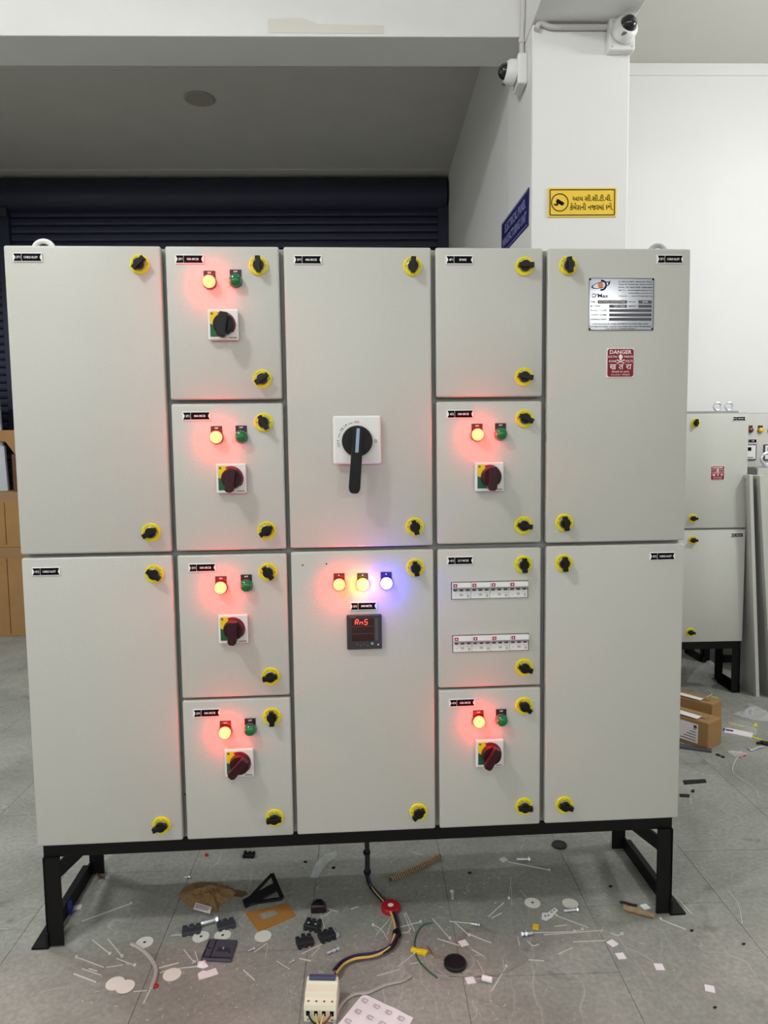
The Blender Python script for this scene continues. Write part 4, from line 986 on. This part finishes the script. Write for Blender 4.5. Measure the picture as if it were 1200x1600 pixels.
disc(180,1537,.0235,M_disc,'plain pale disc under the edge of another disc',group=G_)
disc(196,1543,.0235,M_disc,'plain pale disc overlapping the edge of another disc',group=G_,z=.0017)
def cap(px,py,r,label,t):
    p_ = onZ(px,py,t*.5); o_ = MB().lathe([(0,0),(r*.92,0),(r,t*.25),(r,t*.8),(r*.95,t),(r*.80,t),(r*.78,t*.8),(0,t*.8)],32,'z').build('rubber_stopper', M_wblk, None, (p_.x,p_.y,0), smooth=True); tag(o_, label, 'cap', 'black round rubber caps')
cap(874,1320,.0255,'black round rubber cap on floor under the switchboard',.007)
cap(711,1505,.0300,'black round rubber cap on floor near green wire and yellow clip',.012)
# --- bolts
def bolt(a, b, label, d=.0042, m=None, nut=False, headpx='b'):
    A,B = onZ(*a,d),onZ(*b,d)
    if headpx == 'a': A,B = B,A
    L_ = (B-A).length; ang = math.atan2(B.y-A.y,B.x-A.x); e = empty('bolt', (A.x,A.y,d*1.9), (0,0,ang)); tag(e, label, 'bolt', 'loose bolts on the floor')
    MB().lathe([(0,0),(d*.9,0),(d,.001),(d,L_),(0,L_)],12,'x').build('shank', m or M_zinc, e, smooth=True)
    MB().lathe([(0,L_),(d*1.9,L_),(d*1.9,L_+d*1.4),(0,L_+d*1.4)],6,'x').build('head', m or M_zinc, e, bevel=.0004)
    if nut: MB().lathe([(d,L_*.6),(d*1.85,L_*.6),(d*1.85,L_*.6+d*1.2),(d,L_*.6+d*1.2)],6,'x').build('nut', m or M_zinc, e)
bolt((314,1446),(336,1439.5),'shiny zinc bolt between two dark grey plastic pieces',.0058)
bolt((807,1344),(825,1344),'shiny zinc bolt beside the long white cable tie',.0042)
bolt((881,1425),(900,1423),'shiny zinc bolt next to plain disc and adhesive label card',.0042)
bolt((832,1460),(817,1461),'zinc bolt with a nut near the yellow tag',.0046,nut=True)
bolt((707,1406),(706,1396),'zinc bolt in shadow edge behind the red roll',.0040)
bolt((511,1491),(527,1484),'zinc screw with washer beside the wire bundle',.0034,nut=True)
bolt((520,1453),(526,1462),'bright zinc bolt against black plastic block',.0040)
bolt((388,1487),(396,1483),'tiny zinc screw beside plain pale disc',.0024)
bolt((288,1372),(295,1371),'tiny zinc screw beside the brown paper packet',.0024)
bolt((736,1444),(748,1446),'small zinc screw joined to cable tie heads',.0022,nut=True)
bolt((300,1507),(304,1504),'tiny zinc screw under the white tie tails',.0022)
bolt((452,1506),(458,1502),'tiny zinc screw amid thin scrapings',.0020)
# --- dark plastic pieces
def lump(name, px, py, sx, sy, h, ang, label, m=None, seed=1, cat='plastic piece', group='dark plastic terminal pieces'):
    p_ = onZ(px,py,h*.5); e = empty(name, (p_.x,p_.y,0), (0,0,R(ang))); tag(e, label, cat, group); rnd = random.Random(seed); m = m or M_dkp
    MB().box(-sx*.5,sx*.5,-sy*.34,sy*.34,0,h*.72).build('body', m, e, bevel=.002)
    for i in range(3):
        xx = -sx*.36+i*sx*.36; MB().box(xx-sx*.10,xx+sx*.10,-sy*.44,-sy*.28+rnd.random()*.004,0,h*(.3+.25*rnd.random())).build('clip_foot', m, e, bevel=.001)
        MB().box(xx-sx*.12,xx+sx*.12,sy*.10,sy*(.42+.1*rnd.random()),h*.15,h*(.75+.25*rnd.random())).build('lug', m, e, bevel=.001)
    return e
lump('plastic_clip', 299,1453,.052,.042,.012,12,'dark grey notched plastic clip beside a zinc bolt and holed disc',seed=1)
lump('plastic_clip', 353,1444,.050,.044,.014,20,'dark grey notched plastic clip in front of brown packet',seed=2)
for px,py,a,sd,lb in ((488,1445,-18,3,'black terminal block with two shiny screws'),(476,1470,20,4,'black terminal block with raised lugs, beside the floor joint'),(511,1461,25,5,'flat black terminal block touching a bright bolt')):
    e = lump('terminal_block', px,py,.046,.040,.020,a,lb,mat('block_slate',(34,36,42),.5),sd)
    if sd == 3:
        for xx in (-.010,.012): MB().lathe([(0,0),(.0035,0),(.003,.0015),(0,.0015)],10,'z').build('screw', M_zinc, e, (xx,-.004,.0172))
p_ = onZ(498,1418,.012)
e = empty('shrouded_cap', (p_.x,p_.y,0)); tag(e,'maroon black rounded triangular plastic cap at the floor joint','plastic cap')
MB().prism([(-.024,-.014),(.024,-.012),(.020,.006),(.008,.024),(-.010,.024),(-.022,.004)],0,.026,'z').build('shell', mat('maroon_black',(34,14,20),.4), e, bevel=.006, bseg=3, smooth=True)
MB().prism(circ(0,0,.008,14),.0255,.030,'z').build('boss', M_bplast, e, (0,.002,0), bevel=.001)
p_ = onZ(389,1336); e = lump('plastic_clip',389,1335,.040,.030,.014,-5,'black broken plastic clip on floor beneath the switchboard edge',M_bplast,9)
for px,py,lb in ((477,1346,'small black crumb beside clear plastic wrap'),(521,1355,'small black crumb behind clear plastic wrap'),(954,1384,'small dark clip on shaded floor near the frame brace'),(1081,1453,'black speck at the end of white tie'),(1162,1474,'black oval speck on open floor by pale scratches'),(1117,1573,'dark speck on open floor beside a square pad'),(734,1363,'small dark chip on floor near spiral wrap')):
    o_ = slab('black_chip', [(px-3,py),(px-1,py-1.2),(px+3,py-.8),(px+2.2,py+.9),(px-1.5,py+1.4)], .003, M_bplast, lb, 'chip', 'small black chips')
# black triangular bracket
Ba = onZ(381,1413,.008); Bb = onZ(425,1366,.055); Bc = onZ(441,1404,.012); Bm = onZ(434,1384,.036)
c = Ba.copy(); c.z = 0; e = empty('triangular_bracket', c); tag(e,'black plastic triangular bracket leaning on brown paper packet and card','bracket')
def strut(a,b,w_,t_,nm):
    d = (b-a).normalized(); n_ = (Bb-Ba).cross(Bc-Ba).normalized(); s_ = d.cross(n_).normalized()*w_; n_ = n_*t_
    m_ = MB(); vs = [a-s_-n_,b-s_-n_,b+s_-n_,a+s_-n_,a-s_+n_,b-s_+n_,b+s_+n_,a+s_+n_]
    m_.add([tuple(v-c) for v in vs],[(0,3,2,1),(4,5,6,7),(0,1,5,4),(1,2,6,5),(2,3,7,6),(3,0,4,7)]); m_.build(nm, M_bplast, e, bevel=.001)
strut(Ba,Bb,.004,.005,'upper_arm'); strut(Ba,Bc,.004,.005,'lower_arm'); strut(Bb,Bc,.006,.007,'end_bar'); strut(Ba,Bm,.013,.004,'web')
# dark grey square cover
P = [onZ(x,y,.005) for x,y in ((327,1468),(371,1470),(361,1502),(313,1500))]; c = sum(P,Vector())/4
cov = MB().prism([(p.x-c.x,p.y-c.y) for p in P],0,.007,'z').build('square_cover', M_greyp, None, (c.x,c.y,.0012), bevel=.0015); tag(cov,'dark grey square plastic cover with slots lying on floor','cover')
def q4(u,v): p = P[0].lerp(P[1],u).lerp(P[3].lerp(P[2],u),v); return (p.x-c.x,p.y-c.y)
for nm,(u0,u1,v0,v1),m_ in (('groove',(.27,.30,.05,.95),M_bplast),('slot',(.03,.07,.08,.40),M_bplast),('slot',(.03,.07,.55,.85),M_bplast),('window_slot',(.42,.85,.42,.62),M_char),('slot',(.06,.20,.44,.49),M_bplast),('pin_hole',(.86,.91,.60,.66),M_bplast),('edge_line',(.02,.98,.88,.91),M_bplast)):
    MB().prism([q4(u0,v0),q4(u1,v0),q4(u1,v1),q4(u0,v1)],.0062,.0073,'z').build(nm, m_, cov)
qx = q4(.62,.46); MB().lathe([(0,0),(.0032,0),(.0026,.003),(0,.0036)],10,'z').build('screw', M_zinc, cov, (qx[0],qx[1],.007))
# torn white label bits
sl_ = slab('torn_label', [(309,1521),(317,1516),(323,1517),(337,1512),(341,1521),(311,1530)], .0025, M_paper, 'torn white printed label in front of dark grey cover','label')
crumple('paper_scrap', [(309,1504),(322,1501),(326,1511),(318,1514),(308,1512)], .010, 21, M_paper, 'crumpled white paper scrap between dark cover and torn label','paper')
# brown packet
pkt = crumple('paper_packet', [(278,1400),(286,1389),(300,1382),(318,1379),(346,1383),(366,1390),(372,1395),(356,1408),(343,1415),(340,1427),(318,1424),(292,1414)], .030, 31, mat('printed_kraft',(136,108,70),.85,var=.5,vscale=120,bump=.3,bscale=80), 'crumpled brown paper packet with small white label on floor','packet', rough=.8)
lbp = [onZ(x,y,.018) for x,y in ((306,1410),(331,1417),(328,1427),(302,1420))]; c = Vector(pkt.location)
m_ = MB(); vs = [tuple(p-c) for p in lbp]; m_.add(vs+[(x,y,z-.0012) for x,y,z in vs],[(0,1,2,3),(7,6,5,4),(0,4,5,1),(1,5,6,2),(2,6,7,3),(3,7,4,0)]); m_.build('white_label', M_paper, pkt)
m_ = MB(); A,B,D = lbp[0],lbp[1],lbp[3]
for i in range(3):
    for j in range(7):
        u0,v0 = .1+j*.115,.2+i*.22; f_ = lambda u,v: tuple(A+(B-A)*u+(D-A)*v-c+Vector((0,0,.0005)))
        m_.add([f_(u0,v0),f_(u0+.06,v0),f_(u0+.06,v0+.12),f_(u0,v0+.12)],[(0,1,2,3)])
m_.build('label_print', M_dkp, pkt)
slab('card_piece', [(368,1390),(383,1393),(386,1396),(377,1401),(366,1400)], .003, M_kraftd, 'small brown card offcut between packet and black bracket','card')
# orange-brown card frame
P = [onZ(x,y,.004) for x,y in ((384,1426),(448,1411),(462,1430),(404,1455))]; c = sum(P,Vector())/4
e = empty('cardboard_cutout', (c.x,c.y,0)); tag(e,'orange-brown cardboard frame with cut-out window under black bracket','card')
M_card = mat('orange_card',(168,116,52),.8,var=.12,vscale=50)
W0 = [(.22,.18),(.66,.18),(.66,.56),(.22,.56)]
for nm,(u0,u1,v0,v1) in (('card_side',(0,.22,0,1)),('card_side',(.66,1,0,1)),('card_end',(.22,.66,0,.18)),('card_end',(.22,.66,.56,1))):
    MB().prism([q4(u0,v0),q4(u1,v0),q4(u1,v1),q4(u0,v1)],0,.004,'z').build(nm, M_card, e)
# clear wrap, spiral wrap, red roll, yellow clip, wires
crumple('clear_wrap', [(484,1372),(492,1352),(500,1344),(512,1338),(525,1331),(527,1337),(514,1348),(505,1358),(496,1372)], .026, 41, M_clear, 'crumpled clear plastic wrap on floor under the switchboard','plastic wrap', rough=1.2)
A,B = onZ(609,1375,.008),onZ(688,1338,.008); d = (B-A); L_ = d.length; ang = math.atan2(d.y,d.x); e = empty('spiral_wrap', (A.x,A.y,.009), (0,0,ang)); tag(e,'brown and cream spiral cable wrap lying under the switchboard','spiral wrap')
MB().tube([(0,0,0),(L_*.5,-.004,0),(L_,.0,0)],.0062,8).build('core', mat('wrap_brown',(96,74,52),.7), e)
pts = []
for i in range(24*8+1):
    t_ = i/(24*8); a = t_*24*2*PI; pts.append((t_*L_*.96+L_*.02, -.004*(1-abs(2*t_-1))+.0078*math.cos(a), .0078*math.sin(a)))
MB().tube(pts,.0017,5).build('coil', mat('wrap_cream',(176,148,110),.6), e, smooth=True)
p_ = onZ(608,1420,.012); e = empty('red_roll', (p_.x+.005,p_.y+.012,0)); tag(e,'small red plastic roll behind the wire bundle','tape roll')
MB().lathe([(.0075,0),(.028,0),(.0285,.002),(.0285,.014),(.027,.016),(.0075,.016)],32,'z').build('roll', M_redpl, e, smooth=True)
MB().lathe([(.0070,.001),(.0085,.001),(.0085,.0165),(.0070,.0165)],16,'z').build('core', M_paper, e)
wire('green_wire', [(676,1442),(662,1445),(653,1456),(648,1473),(651,1494),(664,1512),(683,1528)], .0022, M_wgrn, 'thin green wire in an arc through the yellow clip','wire')
p_ = onZ(655,1486,.006); e = empty('yellow_clip', (p_.x,p_.y,0), (0,0,R(-15))); tag(e,'small yellow plastic bow clip on the green wire','clip')
MB().prism([(-.024,-.004),(-.020,.010),(-.006,.004),(-.004,-.005)],.001,.011,'z').build('wing', M_syel, e, bevel=.002)
MB().prism([(.024,.002),(.018,-.012),(.004,-.006),(.006,.005)],.001,.012,'z').build('wing', M_syel, e, bevel=.002)
MB().box(-.006,.008,-.007,.006,0,.010).build('knot', M_syel, e, bevel=.002)
wire('copper_wire', [(666,1478),(672,1484),(677,1492),(687,1496)], .0022, mat('copper',(176,120,84),.35,metal=.6), 'short copper coloured wire strand beside yellow clip','wire')
wire('pale_wire', [(672,1468),(666,1480),(664,1497),(672,1516),(688,1524),(715,1529),(700,1526),(684,1515),(682,1506),(692,1503),(706,1508)], .0016, M_wgry, 'thin pale wire looping beside the black rubber cap','wire')
wire('pale_wire', [(700,1524),(740,1525),(780,1521),(808,1509),(823,1498)], .0018, mat('wire_beige',(150,142,130),.5), 'thin beige wire arcing in front of the black rubber cap','wire')
# card of adhesive labels, yellow tag, tan tube, black tie, blue plug, brown stick, clear tube, red bits
lc = slab('label_card', [(847,1426),(856,1426),(867,1418),(872,1422),(862,1433),(853,1438),(846,1435)], .0018, M_paper, 'small white card of cut-out labels beside a pale disc','label card')
m_ = MB(); lo = Vector(lc.location)
for x,y in ((862,1425),(866,1422),(857,1430),(852,1431)):
    pp = [onZ(x+dx,y+dy,.0024)-lo for dx,dy in ((-2,0),(0,-1.6),(2,0),(0,1.6))]; m_.add([tuple(p) for p in pp],[(0,1,2,3)])
m_.build('cut_outs', M_tick, lc)
slab('yellow_tag', [(833,1443),(842,1444),(841,1451),(832,1450)], .004, mat('tag_yellow',(238,196,20),.5), 'small yellow marker tag in front of white label card','tag')
A,B = onZ(975,1418,.008),onZ(1022,1431,.008); d = B-A; e = empty('kraft_tube', (A.x,A.y,.0088), (0,0,math.atan2(d.y,d.x))); tag(e,'tan rolled paper tube lying beside the frame foot','paper tube')
MB().tube([(d.length*i/6,.001*(-1)**i,0) for i in range(7)],[.0085,.0088,.008,.0088,.008,.0078,.0055],10).build('tube', mat('tan_paper',(152,128,98),.8,var=.2,vscale=70), e)
MB().tube([(d.length*.97,0,-.003),(d.length*1.03,-.003,-.006)],[.005,.002],8).build('torn_end', mat('tan_paper',(152,128,98),.8), e)
wire('black_tie', [(969,1410),(975,1410),(985,1413),(996,1415)], .0034, M_bplast, 'black cable tie lying behind the tan paper tube','cable tie')
p_ = onZ(107,1428,.0); e = empty('blue_plug', (p_.x,p_.y,0)); tag(e,'blue plastic plug standing inside the frame beside white tag','plug')
MB().lathe([(0,0),(.010,0),(.012,.012),(.012,.030),(.008,.040),(0,.041)],12,'z').build('plug_body', M_bluep, e, smooth=True)
MB().lathe([(.012,.014),(.0145,.014),(.0145,.018),(.012,.018)],12,'z').build('plug_collar', M_bluep, e)
wire('brown_stick', [(144,1361),(153,1367),(163,1373)], .0030, M_kraftd, 'thin brown stick on floor behind the frame leg','stick')
wire('clear_tube', [(205,1475),(220,1483),(234,1496),(243,1511),(243,1524),(236,1544)], .0052, mat('milky_tube',(198,196,188),.3,alpha=.7), 'curved milky plastic tube next to a holed disc','tube')
for px,py,lb in ((323,1337,'tiny red plastic bit on floor under the switchboard'),(244,1542,'tiny red plastic bit beside the milky tube')):
    p_ = onZ(px,py); tag(MB().lathe([(0,0),(.006,0),(.0065,.004),(.004,.007),(0,.0075)],9,'z').build('red_bit', M_redpl, None, (p_.x,p_.y,0), smooth=True), lb, 'plastic bit')

# --- countless tiny shreds and crumbs trodden into the floor
m_ = MB(); rnd = random.Random(11)
for i in range(620):
    px_ = rnd.gauss(560,270); py_ = 1330+rnd.random()**.7*265
    if not (95 < px_ < 1180): continue
    p_ = onZ(px_,py_); a = rnd.random()*PI; l = .0008+.0055*rnd.random()**3; w_ = .0004+.0005*rnd.random()
    m_.box(-l,l,-w_,w_,0,.0012,Matrix.Translation((p_.x,p_.y,0)) @ Matrix.Rotation(a,4,'Z'))
tag(m_.build('floor_shreds', mat('shred_white',(190,190,182),.6)),'tiny pale shreds and crumbs scattered over the grey floor','litter',kind='stuff')
